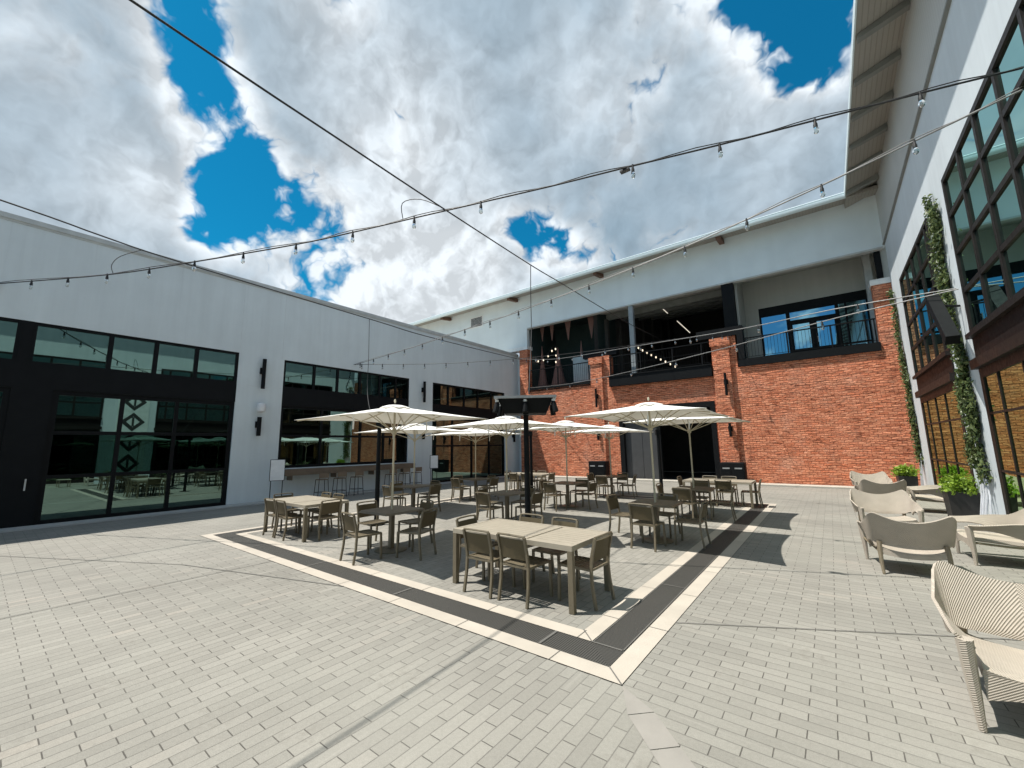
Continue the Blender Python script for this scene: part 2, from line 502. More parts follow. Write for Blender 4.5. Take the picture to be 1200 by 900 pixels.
M['taupe_top'] = plain('pale_taupe_table_top', (0.34, 0.30, 0.235), 0.45, 0, 0.06, 6)
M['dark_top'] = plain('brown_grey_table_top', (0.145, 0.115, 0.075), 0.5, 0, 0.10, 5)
M['sling'] = plain('olive_mesh_sling', (0.088, 0.067, 0.033), 0.7, 0, 0.06, 30, 0.3, 300)
M['canvas'] = canvas_mat('off_white_canvas', (0.90, 0.895, 0.865))
M['cream_metal'] = plain('cream_umbrella_frame', (0.52, 0.47, 0.35), 0.4)
M['weave'] = weave_mat('woven_resin', (0.475, 0.415, 0.345))
M['weave_leg'] = plain('resin_leg', (0.20, 0.163, 0.110), 0.55)
M['planter'] = plain('black_planter', (0.022, 0.021, 0.020), 0.5)
M['soil'] = plain('potting_soil', (0.05, 0.035, 0.025), 0.95)
M['lime_leaf'] = leaf_mat('lime_leaves', (0.13, 0.23, 0.018), (0.33, 0.46, 0.05))
M['ivy_leaf'] = leaf_mat('ivy_leaves', (0.028, 0.060, 0.020), (0.17, 0.21, 0.075))
M['ivy_stem'] = plain('ivy_stem', (0.36, 0.38, 0.40), 0.8)
M['cable'] = plain('black_cable', (0.016, 0.016, 0.017), 0.6)
M['grey_cable'] = plain('pale_grey_cable', (0.19, 0.19, 0.185), 0.5)  # paler grey cable colour
M['bulb'] = glass_mat('clear_bulb', (0.80, 0.82, 0.80), (0.9, 0.92, 0.92), 0.16, 1.5)
M['warm_bulb'] = emit('lit_bulb', (1.0, 0.84, 0.62), 1.2)
M['tube'] = emit('lit_tube', (1.0, 0.90, 0.75), 0.5)
M['timber'] = plain('counter_timber', (0.155, 0.115, 0.08), 0.55, 0, 0.2, 4)
M['white_board'] = plain('white_sign_board', (0.72, 0.73, 0.74), 0.5)
M['white_plastic'] = plain('white_plastic', (0.70, 0.71, 0.72), 0.4)
M['mural_white'] = plain('white_panel', (0.66, 0.70, 0.69), 0.7)
M['mural_black'] = plain('black_paint', (0.03, 0.03, 0.03), 0.7)
M['hood_top'] = plain('grey_hood_top', (0.30, 0.31, 0.31), 0.5)
M['lamp_lens'] = plain('spot_lens', (0.55, 0.55, 0.52), 0.2)
M['coping_white'] = plain('white_stone_cap', (0.72, 0.74, 0.74), 0.7)


# ------------------------------------------------------------------ mesh builder
class MB:
    def __init__(self):
        self.v, self.f = [], []

    def add(self, vs, fs):
        o = len(self.v)
        self.v += [tuple(p) for p in vs]
        self.f += [tuple(i + o for i in q) for q in fs]
        return self

    def box(self, x0, x1, y0, y1, z0, z1):
        vs = [(x, y, z) for z in (z0, z1) for y in (y0, y1) for x in (x0, x1)]
        return self.add(vs, [(0, 2, 3, 1), (4, 5, 7, 6), (0, 1, 5, 4), (2, 6, 7, 3), (0, 4, 6, 2), (1, 3, 7, 5)])

    def bevbox(self, x0, x1, y0, y1, z0, z1, r):
        """box whose vertical corners and top edge are chamfered"""
        def ring(z, i):
            a, b_, c, d = x0 + i, x1 - i, y0 + i, y1 - i
            return [(a + r, c, z), (b_ - r, c, z), (b_, c + r, z), (b_, d - r, z), (b_ - r, d, z), (a + r, d, z), (a, d - r, z), (a, c + r, z)]
        vs = ring(z0, 0) + ring(z1 - r * 0.6, 0) + ring(z1, r * 0.6)
        fs = [tuple(reversed(range(8))), tuple(range(16, 24))]
        for k in (0, 8):
            fs += [(k + i, k + (i + 1) % 8, k + 8 + (i + 1) % 8, k + 8 + i) for i in range(8)]
        return self.add(vs, fs)

    def tube(self, pts, rad, n=8, cap=True, sq=False):
        pts = [Vector(p) for p in pts]
        rads = rad if isinstance(rad, (list, tuple)) else [rad] * len(pts)
        vs = []
        prev = None
        for i, p in enumerate(pts):
            a = pts[max(i - 1, 0)]
            b = pts[min(i + 1, len(pts) - 1)]
            t = (b - a).normalized()
            if prev is None:
                ref = Vector((0, 0, 1)) if abs(t.z) < 0.9 else Vector((1, 0, 0))
                u = t.cross(ref).normalized()
            else:
                u = (prev - t * prev.dot(t)).normalized()
            prev = u
            w = t.cross(u)
            for k in range(n):
                an = 2 * math.pi * k / n + (math.pi / 4 if sq else 0)
                vs.append(p + (u * math.cos(an) + w * math.sin(an)) * rads[i])
        fs = []
        for i in range(len(pts) - 1):
            for k in range(n):
                fs.append((i * n + k, i * n + (k + 1) % n, (i + 1) * n + (k + 1) % n, (i + 1) * n + k))
        if cap:
            fs.append(tuple(reversed(range(n))))
            fs.append(tuple(range((len(pts) - 1) * n, len(pts) * n)))
        return self.add(vs, fs)

    def lathe(self, prof, n=16, c=(0, 0, 0)):
        vs, fs = [], []
        for r, z in prof:
            for k in range(n):
                a = 2 * math.pi * k / n
                vs.append((c[0] + r * math.cos(a), c[1] + r * math.sin(a), c[2] + z))
        for i in range(len(prof) - 1):
            for k in range(n):
                fs.append((i * n + k, i * n + (k + 1) % n, (i + 1) * n + (k + 1) % n, (i + 1) * n + k))
        fs.append(tuple(reversed(range(n))))
        fs.append(tuple(range((len(prof) - 1) * n, len(prof) * n)))
        return self.add(vs, fs)

    def poly(self, pts, z):
        return self.add([(x, y, z) for x, y in pts], [tuple(range(len(pts)))])

    def prism(self, pts, y0, y1):
        """outline in x,z extruded along y"""
        n = len(pts)
        vs = [(x, y0, z) for x, z in pts] + [(x, y1, z) for x, z in pts]
        fs = [tuple(range(n)), tuple(reversed(range(n, 2 * n)))]
        fs += [(i, n + i, n + (i + 1) % n, (i + 1) % n) for i in range(n)]
        return self.add(vs, fs)

    def grid(self, fn, nu, nv, thick=0.0):
        """surface fn(u,v) with u,v in 0..1, given thickness along its normal"""
        P_ = [[Vector(fn(i / nu, j / nv)) for j in range(nv + 1)] for i in range(nu + 1)]
        def nrm(i, j):
            a = P_[min(i + 1, nu)][j] - P_[max(i - 1, 0)][j]
            b = P_[i][min(j + 1, nv)] - P_[i][max(j - 1, 0)]
            c = a.cross(b)
            return c.normalized() if c.length > 1e-9 else Vector((0, 0, 1))
        top = [P_[i][j] for i in range(nu + 1) for j in range(nv + 1)]
        W = nv + 1
        fs = [(i * W + j, (i + 1) * W + j, (i + 1) * W + j + 1, i * W + j + 1) for i in range(nu) for j in range(nv)]
        if not thick:
            return self.add(top, fs)
        bot = [P_[i][j] - nrm(i, j) * thick for i in range(nu + 1) for j in range(nv + 1)]
        o = len(top)
        fs += [tuple(o + q for q in reversed(f)) for f in fs]
        edge = [i * W for i in range(nu + 1)] + [nu * W + j for j in range(1, W)] + [i * W + nv for i in range(nu - 1, -1, -1)] + [j for j in range(nv - 1, 0, -1)]
        for k in range(len(edge)):
            a, b = edge[k], edge[(k + 1) % len(edge)]
            fs.append((b, a, a + o, b + o))
        return self.add(top + bot, fs)

    def leaves(self, pts, size, normal=None):
        for p in pts:
            p = Vector(p)
            d = Vector((rnd.gauss(0, 1), rnd.gauss(0, 1), rnd.gauss(0, 1)))
            if normal is not None: d = d * 0.6 + Vector(normal) * 0.9
            d.normalize()
            a = d.cross(Vector((rnd.gauss(0, 1), rnd.gauss(0, 1), rnd.gauss(0, 1)))).normalized()
            b = d.cross(a)
            s = size * rnd.uniform(0.6, 1.3)
            w = s * rnd.uniform(0.55, 0.8)
            self.add([p - a * s * 0.5, p + b * w * 0.5 - a * 0.05 * s + d * s * 0.10, p + a * s * 0.6, p - b * w * 0.5 - a * 0.05 * s + d * s * 0.10], [(0, 1, 2), (0, 2, 3)])
        return self

    def build(self, name, mat, parent=None, smooth=False, off=None):
        me = bpy.data.meshes.new(name)
        vs = self.v
        if parent is not None and off is None: off = parent.get('_base')
        if off is not None:
            vs = [(x - off[0], y - off[1], z - off[2]) for x, y, z in vs]
        me.from_pydata(vs, [], self.f)
        me.materials.append(mat)
        if smooth:
            for p in me.polygons: p.use_smooth = True
            try: me.set_sharp_from_angle(angle=R(38))
            except Exception: pass
        me.update()
        o = bpy.data.objects.new(name, me)
        COL.objects.link(o)
        if parent is not None:
            o.parent = parent
            if parent.get('_base') is not None: o['_base'] = [0.0, 0.0, 0.0] if False else parent['_base']
        return o


def tag(o, label=None, cat=None, group=None, kind=None):
    if label: o['label'] = label
    if cat: o['category'] = cat
    if group: o['group'] = group
    if kind: o['kind'] = kind
    return o


def thing(name, label, cat, loc=(0, 0, 0), rz=0.0, group=None, world=False):
    """Empty at the base of a thing; world=True: its parts are written in world coordinates"""
    o = bpy.data.objects.new(name, None)
    o.empty_display_size = 0.3
    COL.objects.link(o)
    o.location = loc
    o.rotation_euler = (0, 0, rz)
    tag(o, label, cat, group)
    if world: o['_base'] = list(map(float, loc))
    return o


def single(mb, name, mat, label, cat, group=None, smooth=False):
    """a thing that is one mesh, its origin moved to its base"""
    xs = [p[0] for p in mb.v]; ys = [p[1] for p in mb.v]; zs = [p[2] for p in mb.v]
    b = ((min(xs) + max(xs)) / 2, (min(ys) + max(ys)) / 2, min(zs))
    o = mb.build(name, mat, None, smooth, off=b)
    o.location = b
    return tag(o, label, cat, group)


KIDS = {}
def copy_tree(o, parent=None):
    c = o.copy()
    COL.objects.link(c)
    if parent is not None: c.parent = parent
    for ch in list(o.children): copy_tree(ch, c)
    return c


def struct(mb, name, mat):
    o = mb.build(name, mat)
    o['kind'] = 'structure'
    return o


# ------------------------------------------------------------------ ground
struct(MB().poly([(-400, -400), (400, -400), (400, 400), (-400, 400)], -0.02), 'ground', M['ground'])
X0, X1, Y0, Y1 = -11.65, -1.52, 3.36, 15.45          # outer edge of the stone border round the tables
W1, W2, W3 = 0.20, 0.53, 0.72                          # border widths: stone, drain, stone
struct(MB().poly([(-17.0, 22.3), (-17.0, -25), (26.84, -25), (X1, Y0), (X0, Y0), (X0, Y1), (-11.65 - 5.35, Y1 + 5.35)], 0.0), 'paving', M['paver_y'])
struct(MB().poly([(26.84, -25), (30, -25), (30, 22.3), (-17.0, 22.3), (-17.0, Y1 + 5.35), (X0, Y1), (X1, Y1), (X1, Y0)], 0.0), 'paving', M['paver_x'])


def ring_piece(w0, w1, side):
    a, b = (X0 + w0, X0 + w1), (X1 - w0, X1 - w1)
    c, d = (Y0 + w0, Y0 + w1), (Y1 - w0, Y1 - w1)
    if side == 'front': return [(a[0], c[0]), (b[0], c[0]), (b[1], c[1]), (a[1], c[1])]
    if side == 'right': return [(b[0], c[0]), (b[0], d[0]), (b[1], d[1]), (b[1], c[1])]
    if side == 'back': return [(b[0], d[0]), (a[0], d[0]), (a[1], d[1]), (b[1], d[1])]
    return [(a[0], d[0]), (a[0], c[0]), (a[1], c[1]), (a[1], d[1])]


mb = MB()
for sd in ('front', 'right', 'back', 'left'):
    for w0, w1 in ((0.006, W1 - 0.006), (W2 + 0.006, W3 - 0.006)):
        mb.poly(ring_piece(w0, w1, sd), 0.004)
struct(mb, 'stone_border', M['pale_stone'])
mb = MB()
for sd in ('front', 'back'): mb.poly(ring_piece(W1, W2, sd), 0.002)
struct(mb, 'drain_channel', M['drain_x'])
mb = MB()
for sd in ('right', 'left'): mb.poly(ring_piece(W1, W2, sd), 0.002)
struct(mb, 'drain_channel', M['drain'])
mb = MB()
mb.poly([(X0 - 0.006, Y0 - 0.006), (X1 + 0.006, Y0 - 0.006), (X1 + 0.006, Y1 + 0.006), (X0 - 0.006, Y1 + 0.006)], -0.008)
struct(mb, 'border_bedding', M['joint'])
struct(MB().poly([(X0 + W3, Y0 + W3), (X1 - W3, Y0 + W3), (X1 - W3, Y1 - W3), (X0 + W3, Y1 - W3)], 0.0), 'paving', M['paver_y'])
# joints of the border stones and the thin movement joints across the paving
mb = MB()
def seam(a, b, w, z=0.008):
    a, b = Vector((a[0], a[1], 0)), Vector((b[0], b[1], 0))
    n = (b - a).normalized().cross(Vector((0, 0, 1))) * (w / 2)
    mb.add([(p.x, p.y, z) for p in (a + n, b + n, b - n, a - n)], [(0, 1, 2, 3)])
for k in range(1, 9):
    x = X0 + 1.18 * k
    for w0, w1 in ((0, W1), (W2, W3)): seam((x, Y0 + w0), (x, Y0 + w1), 0.007)
for k in range(1, 11):
    y = Y0 + 1.18 * k
    for w0, w1 in ((0, W1), (W2, W3)): seam((X1 - w0, y), (X1 - w1, y), 0.007)
for w0, w1 in ((0, W1), (W2, W3)): seam((X1 - w0, Y0 + w0), (X1 - w1, Y0 + w1), 0.012)
for k in range(1, 5): seam((X0 + 2.3 * k, Y0 + W1), (X0 + 2.3 * k, Y0 + W2), 0.03)
for k in range(1, 5): seam((X1 - W1, Y0 + 2.6 * k), (X1 - W2, Y0 + 2.6 * k), 0.02)
seam((X1 - W1 - 0.02, Y0 + W2), (X1 - W2, Y0 + W2), 0.02)
seam((-16.6, -1.45), (-8.96, 2.36), 0.016)
seam((-8.96, 2.36), (-5.6, Y0), 0.016)
seam((-7.93, -6), (-7.87, Y0), 0.016)
seam((X1, 4.80), (0.55, 5.92), 0.014)
seam((0.55, 5.92), (2.6, 7.0), 0.014)
for w in (W1 + 0.012, W2 - 0.012):
    seam((X1 - w, Y0 + W2 + 0.02), (X1 - w, Y1 - W2 - 0.02), 0.012, 0.007)
struct(mb, 'paving_joints', M['joint'])
mb = MB()
d_ = Vector((1, -1, 0)).normalized(); n_ = Vector((1, 1, 0)).normalized() * 0.10
for k in range(22):
    a = Vector((X1, Y0, 0.004)) + d_ * (0.012 + 0.345 * k); b = a + d_ * 0.335
    if k == 0: mb.add([a, b + n_, b - n_], [(2, 1, 0)])
    else: mb.add([a + n_, b + n_, b - n_, a - n_], [(3, 2, 1, 0)])
struct(mb, 'mitre_course', plain('mitre_pavers', (0.262, 0.245, 0.220), 0.85, 0, 0.12, 2.5, 0.3, 90))
struct(MB().box(-17.0, 2.6, 21.45, 22.28, -0.01, 0.07), 'kerb', M['concrete'])
struct(MB().box(-16.98, -16.35, -12, 22.2, -0.01, 0.035), 'wall_apron', plain('grey_apron', (0.40, 0.40, 0.38), 0.85, 0, 0.1, 1.5, 0.2, 40))


# ------------------------------------------------------------------ wall builders
def wall_cells(mb, fn, s0, s1, z0, z1, holes, th):
    """wall in the s-z plane with rectangular holes; fn(s, z, d) -> world, d outwards"""
    ss = sorted({s0, s1, *[h[0] for h in holes], *[h[1] for h in holes]})
    zs = sorted({z0, z1, *[h[2] for h in holes], *[h[3] for h in holes]})
    ss = [s for s in ss if s0 <= s <= s1]; zs = [z for z in zs if z0 <= z <= z1]
    def solid(i, j):
        if not (0 <= i < len(ss) - 1 and 0 <= j < len(zs) - 1): return False
        cs, cz = (ss[i] + ss[i + 1]) / 2, (zs[j] + zs[j + 1]) / 2
        return not any(h[0] < cs < h[1] and h[2] < cz < h[3] for h in holes)
    for i in range(len(ss) - 1):
        for j in range(len(zs) - 1):
            if not solid(i, j): continue
            a, b, c, d = ss[i], ss[i + 1], zs[j], zs[j + 1]
            q = [(a, c), (b, c), (b, d), (a, d)]
            mb.add([fn(s, z, 0) for s, z in q], [(0, 1, 2, 3)])
            mb.add([fn(s, z, -th) for s, z in q], [(3, 2, 1, 0)])
            for (di, dj, e0, e1) in ((-1, 0, (a, c), (a, d)), (1, 0, (b, c), (b, d)), (0, -1, (a, c), (b, c)), (0, 1, (a, d), (b, d))):
                if not solid(i + di, j + dj):
                    mb.add([fn(*e0, 0), fn(*e1, 0), fn(*e1, -th), fn(*e0, -th)], [(0, 1, 2, 3)])
    return mb


def sbox(mb, fn, s0, s1, z0, z1, d0, d1):
    a = fn(s0, z0, d0); b = fn(s1, z1, d1)
    return mb.box(min(a[0], b[0]), max(a[0], b[0]), min(a[1], b[1]), max(a[1], b[1]), min(a[2], b[2]), max(a[2], b[2]))


def glazing(parent, fn, s0, s1, z0, z1, vs, hs, w, d0, d1, fmat, gmat, name='window_frame', edge=None, skip=(), label=None):
    """framed window as one part; every pane a sub-part. vs/hs: mullion centres"""
    e = edge or w
    mb = MB()
    sbox(mb, fn, s0, s0 + e, z0, z1, d0, d1); sbox(mb, fn, s1 - e, s1, z0, z1, d0, d1)
    sbox(mb, fn, s0 + e, s1 - e, z0, z0 + e, d0, d1); sbox(mb, fn, s0 + e, s1 - e, z1 - e, z1, d0, d1)
    for v in vs: sbox(mb, fn, v - w / 2, v + w / 2, z0 + e, z1 - e, d0, d1 - 0.003)
    cells_s = [s0 + e] + [x for v in vs for x in (v - w / 2, v + w / 2)] + [s1 - e]
    cells_z = [z0 + e] + [x for h in hs for x in (h - w / 2, h + w / 2)] + [z1 - e]
    for h in hs:
        for i in range(0, len(cells_s), 2):
            sbox(mb, fn, cells_s[i], cells_s[i + 1], h - w / 2, h + w / 2, d0, d1 - 0.006)
    fr = mb.build(name, fmat, parent)
    if label: fr['label'] = label
    dm = d0 * 0.4 + d1 * 0.6
    for i in range(0, len(cells_s), 2):
        for j in range(0, len(cells_z), 2):
            if (i // 2, j // 2) in skip: continue
            g = MB()
            g.add([fn(cells_s[i], cells_z[j], dm), fn(cells_s[i + 1], cells_z[j], dm), fn(cells_s[i + 1], cells_z[j + 1], dm), fn(cells_s[i], cells_z[j + 1], dm)], [(0, 1, 2, 3)])
            g.build('pane', gmat, fr)
    return fr


fL = lambda s, z, d: (-17.0 + d, s, z)
fR = lambda s, z, d: (2.65 - d, s, z)
fB = lambda s, z, d: (s, 22.3 - d, z)

# ------------------------------------------------------------------ left building
lb = thing('stucco_building', 'low pale grey stucco building with black framed shopfronts on the left side of the courtyard', 'building', (-17, 8, 0), world=True)
holes = [(-4.7, 5.6, 0.0, 5.5), (7.2, 13.4, 1.2, 5.48), (15.0, 21.3, 0.0, 5.46)]
wall_cells(MB(), fL, -14, 22.9, 0, 8.22, holes, 0.35).build('wall', M['left_wall'], lb)
MB().box(-16.995, -16.3, 22.84, 22.95, 0, 8.2).build('wall_return', M['left_wall'], lb)
mb = MB()
sbox(mb, fL, -14, 22.9, 8.22, 8.36, -0.4, 0.05)
sbox(mb, fL, -14, 22.9, 8.16, 8.22, 0.0, 0.02)
mb.build('parapet_coping', M['coping'], lb)
mb = MB()
for s in (5.62, 7.11):
    sbox(mb, fL, s - 0.006, s + 0.006, 5.49, 8.15, 0.0, 0.003)
for s0, s1 in ((5.62, 7.18), (13.45, 14.98)):
    sbox(mb, fL, s0, s1, 4.3, 4.312, 0.0, 0.003)
mb.build('wall_joint', plain('joint_line', (0.59, 0.635, 0.645), 0.8), lb)
mb = MB()
mb.box(-30, -17.38, -14, 22.9, 7.6, 7.9)
mb.build('roof', M['concrete'], lb)
mb = MB()     # the rooms behind the glass: floor, rear wall, ceiling, ends
mb.box(-24, -17.36, -13.8, 22.6, -0.15, -0.02).box(-24.2, -24, -13.8, 22.6, 0, 5.6).box(-24, -17.36, -13.8, 22.6, 5.6, 5.75)
for s in (-13.8, 6.3, 14.2, 22.5): mb.box(-24, -17.36, s - 0.06, s + 0.06, 0, 5.6)
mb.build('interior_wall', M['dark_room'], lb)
# shopfront with two double doors
def shopfront(s0, s1, zb, doors, clerestory, blank):
    """clerestory strip, black spandrel, doors"""
    glazing(lb, fL, s0, s1, 4.33, 5.5, clerestory, [], 0.11, -0.16, -0.02, M['black_frame'], M['glass_l'], 'clerestory_window', edge=0.08)
    sb = MB(); sbox(sb, fL, s0, s1, 3.66, 4.33, -0.2, -0.005)
    sb.build('spandrel_panel', M['black_metal'], lb)
shopfront(0.62, 5.6, 0, None, [2.19, 3.26, 4.34], None)
shopfront(-4.7, 0.42, 0, None, [-3.5, -2.3, -1.1], None)
pm = MB(); sbox(pm, fL, 0.42, 1.16, 0.0, 3.66, -0.22, 0.0); sbox(pm, fL, 0.42, 0.62, 3.66, 5.5, -0.22, 0.0)
pm.build('door_post', M['black_metal'], lb)
for k, (s0, s1, vs) in enumerate(((1.16, 5.6, [2.62, 3.95]), (-4.7, 0.42, [-3.2, -1.6]))):
    g = glazing(lb, fL, s0, s1, 0.0, 3.66, vs, [2.48, 1.27], 0.10, -0.2, -0.06, M['black_frame'], M['glass_l'], 'glass_door', edge=0.13)
    if k == 0:
        mb = MB()
        sbox(mb, fL, 0.9, 0.93, 0.95, 1.25, 0.0, 0.06)
        mb.build('door_handle', M['lamp_lens'], lb)
# serving window over the bar
glazing(lb, fL, 7.2, 13.4, 4.33, 5.48, [8.45, 9.5, 10.6, 11.65, 12.6], [], 0.09, -0.16, -0.02, M['black_frame'], M['glass_l'], 'clerestory_window', edge=0.08)
sb = MB(); sbox(sb, fL, 7.2, 13.4, 3.66, 4.33, -0.2, -0.005); sb.build('spandrel_panel', M['black_metal'], lb)
glazing(lb, fL, 7.2, 13.4, 1.2, 3.66, [8.9, 10.75, 12.0], [2.46], 0.09, -0.2, -0.06, M['black_frame'], M['glass_l'], 'serving_window', edge=0.11)
# far glazing near the brick corner
glazing(lb, fL, 15.0, 21.3, 4.2, 5.46, [16.2, 17.5, 18.7, 20.0], [], 0.09, -0.16, -0.02, M['black_frame'], M['glass_l'], 'clerestory_window', edge=0.09)
sb = MB(); sbox(sb, fL, 15.0, 21.3, 3.6, 4.2, -0.2, -0.005); sb.build('spandrel_panel', M['black_metal'], lb)
glazing(lb, fL, 15.0, 21.3, 0.0, 3.6, [16.6, 18.2, 19.8], [2.0], 0.09, -0.2, -0.06, M['black_frame'], M['glass_l'], 'glass_door', edge=0.13)

# ------------------------------------------------------------------ brick building at the back
bb = thing('brick_building', 'weathered red brick wall with balconies under a grey metal roof band at the courtyard end', 'building', (-7, 22.3, 0), world=True)
holes = [(-9.45, -4.38, 0, 4.0)]
mb = MB()
wall_cells(mb, fB, -16.42, 2.66, 0, 5.3, holes, 0.5)
def bx(s0, s1, z0, z1, d0=-0.5, d1=0.0, m=None):
    sbox(m if m is not None else mb, fB, s0, s1, z0, z1, d0, d1)
bx(-16.42, -15.75, 5.3, 8.45); bx(-15.75, -11.05, 5.3, 5.58); bx(-11.05, -9.85, 5.3, 7.16)
bx(-4.33, -3.2, 5.3, 7.16); bx(-3.2, 2.05, 5.3, 5.56); bx(2.05, 2.66, 5.3, 8.35)
mb.build('brick_wall', M['brick'], bb)
for s0, s1 in ((-11.02, -10.27), (-4.27, -3.5)):
    mb = MB()
    bx(s0, s1, 0, 6.72, 0.002, 0.17); bx(s0 - 0.07, s1 + 0.07, 6.72, 7.1, 0.002, 0.24)
    mb.build('pilaster', M['brick'], bb)
mb = MB(); bx(-17.45, -15.7, 8.45, 8.68, -0.55, 0.06); mb.build('pier_cap', M['coping_white'], bb)
mb = MB(); bx(2.0, 2.645, 8.35, 8.58, -0.55, 0.06); mb.build('pier_cap', M['coping_white'], bb)
# siding band, flank wall on the left
mb = MB()
bx(-32, 2.66, 9.97, 12.4, -0.35, -0.06); bx(-32, -15.79, 8.70, 9.97, -0.35, -0.06); bx(-32, -17.46, 4, 8.70, -0.35, -0.06)
mb.build('siding_band', M['siding'], bb)
mb = MB(); bx(-15.785, 2.6, 9.9, 9.97, -0.36, -0.03); mb.build('band_trim', M['coping'], bb)
# roof with eaves: underside, gutter, rafters
mb = MB()
mb.add([(-32, 21.25, 12.06), (3.0, 21.25, 12.06), (3.0, 36, 15.5), (-32, 36, 15.5), (-32, 21.25, 12.2), (3.0, 21.25, 12.2), (3.0, 36, 15.7), (-32, 36, 15.7)],
       [(0, 3, 2, 1), (4, 5, 6, 7), (0, 1, 5, 4), (2, 3, 7, 6), (0, 4, 7, 3), (1, 2, 6, 5)])
mb.build('roof', M['soffit'], bb)
mb = MB()
prof = [(-0.0, 0.0), (-0.10, 0.0), (-0.16, 0.05), (-0.17, 0.12), (-0.13, 0.15), (-0.16, 0.21), (-0.10, 0.255), (0.0, 0.25)]
vs = [(x, 21.245 + a, 12.02 + b) for x in (-32, 1.57) for a, b in prof]
n = len(prof)
mb.add(vs, [tuple(reversed(range(n))), tuple(range(n, 2 * n))] + [(i, (i + 1) % n, n + (i + 1) % n, n + i) for i in range(n)])
mb.build('gutter', M['gutter'], bb)
for x in (-23.3, -16.6, -10.05, -3.37):
    mb = MB(); mb.add([(x + sx, yy, zz) for sx in (-0.11, 0.11) for yy, zz in ((21.35, 12.05), (22.34, 12.27), (22.34, 12.02), (21.35, 11.90))],
                      [(0, 1, 2, 3), (7, 6, 5, 4), (0, 4, 5, 1), (1, 5, 6, 2), (2, 6, 7, 3), (3, 7, 4, 0)])
    mb.build('rafter_end', plain('rust_brown_rafter', (0.13, 0.07, 0.045), 0.7), bb)
# steel floor edges
mb = MB(); bx(-15.75, -11.06, 5.58, 5.76, -0.1, 0.07); bx(-15.75, -11.06, 5.50, 5.54, 0.003, 0.03); mb.build('balcony_beam', M['black_metal'], bb)
mb = MB(); bx(-9.84, -4.34, 5.30, 5.80, -0.1, 0.22); bx(-9.84, -4.34, 5.80, 5.86, -0.1, 0.26); bx(-9.84, -4.34, 5.24, 5.30, -0.1, 0.26); mb.build('balcony_beam', M['black_metal'], bb)
mb = MB(); bx(-3.15, 2.05, 5.56, 5.92, -0.1, 0.09); mb.build('balcony_beam', M['black_metal'], bb)
mb = MB(); bx(-4.95, -2.85, 7.17, 7.60, -0.45, 0.1); bx(-3.12, -2.85, 5.92, 7.17, -0.45, 0.1); mb.build('steel_collar', M['black_metal'], bb)
mb = MB(); bx(-11.6, -9.4, 7.18, 7.55, -0.4, -0.05); mb.build('steel_collar', M['black_metal'], bb)
mb = MB(); bx(-3.62, -3.08, 7.6, 9.9, -0.5, -0.1); mb.build('steel_post', M['black_metal'], bb)
mb = MB(); bx(-8.56, -8.30, 5.86, 9.9, -0.35, -0.1); mb.build('steel_post', plain('pale_steel_post', (0.24, 0.27, 0.285), 0.5), bb)
mb = MB(); bx(2.02, 2.28, 5.9, 10.6, -1.9, -1.6); mb.build('steel_post', M['coping'], bb)
mb = MB(); bx(2.3, 2.5, 8.6, 9.9, -0.5, -0.3); mb.build('downpipe', M['black_metal'], bb)
# railings
def railing(s0, s1, z0, z1, d, posts, rails):
    m_ = MB()
    bx(s0, s1, z1 - 0.05, z1, d - 0.03, d + 0.03, m_)
    for p in posts: bx(p - 0.025, p + 0.025, z0, z1 - 0.05, d - 0.025, d + 0.025, m_)
    for r in rails: bx(s0, s1, r - 0.01, r + 0.01, d - 0.01, d + 0.01, m_)
    r_ = m_.build('railing', M['black_metal'], bb)
    k = MB()
    nb = int((s1 - s0) / 0.13)
    for i in range(1, nb):
        x = s0 + (s1 - s0) * i / nb
        bx(x - 0.006, x + 0.006, z0 + 0.08, z1 - 0.05, d - 0.006, d + 0.006, k)
    k.build('balusters', M['black_metal'], r_)
railing(-15.7, -11.1, 5.76, 6.95, 0.0, [-15.6, -13.4, -11.2], [5.84])
railing(-9.8, -4.4, 5.86, 7.02, 0.12, [-9.75, -7.95, -6.2, -4.75], [5.95, 6.5])
railing(-2.8, 2.0, 5.92, 6.95, 0.02, [-2.75, -1.1, 0.5, 1.95], [6.0])
# left bay: dark green room behind
mb = MB()
mb.box(-15.8, -11.0, 22.8, 26.0, 5.4, 5.6).box(-15.8, -11.0, 26.0, 26.2, 5.4, 11).box(-15.9, -15.75, 22.8, 26.0, 5.6, 11).box(-15.8, -11.0, 22.66, 26.0, 10.6, 10.8)
mb.box(-11.05, -10.9, 23.2, 26.0, 5.6, 10.7)
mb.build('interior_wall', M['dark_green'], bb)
glazing(bb, lambda s, z, d: (s, 24.6 - d, z), -13.0, -11.1, 5.6, 7.9, [-12.0], [], 0.1, -0.05, 0.05, M['black_frame'], M['glass_b'], 'balcony_window')
MB().box(-12.62, -11.35, 22.95, 23.0, 5.8, 7.5).build('pale_screen', plain('pale_blue_screen', (0.34, 0.42, 0.44), 0.6), bb)
# middle bay: deep hall with roof deck
mb = MB()
MB().box(-10.9, -3.2, 22.82, 39.9, 5.71, 5.74).build('hall_floor', M['concrete'], bb)
mb.box(-10.9, -3.2, 22.8, 40, 5.5, 5.7).box(-11.0, -3.1, 40, 40.2, 5.5, 14.5)
for x in (-3.2, -10.92):
    mb.add([(x, 22.66, 5.5), (x, 40, 5.5), (x, 40, 14.3), (x, 22.66, 10.05)], [(0, 1, 2, 3)])
for k in range(7): mb.box(-10.9, -10.70, 24.2 + k * 2.3, 24.5 + k * 2.3, 5.7, 10.0 + 0.55 * k)
mb.build('interior_wall', M['dark_room'], bb)
mb = MB()
mb.add([(-10.9, 22.66, 9.99), (-3.2, 22.66, 9.99), (-3.2, 40, 14.2), (-10.9, 40, 14.2)], [(0, 1, 2, 3)])
mb.build('ceiling_deck', M['corr_roof'], bb)
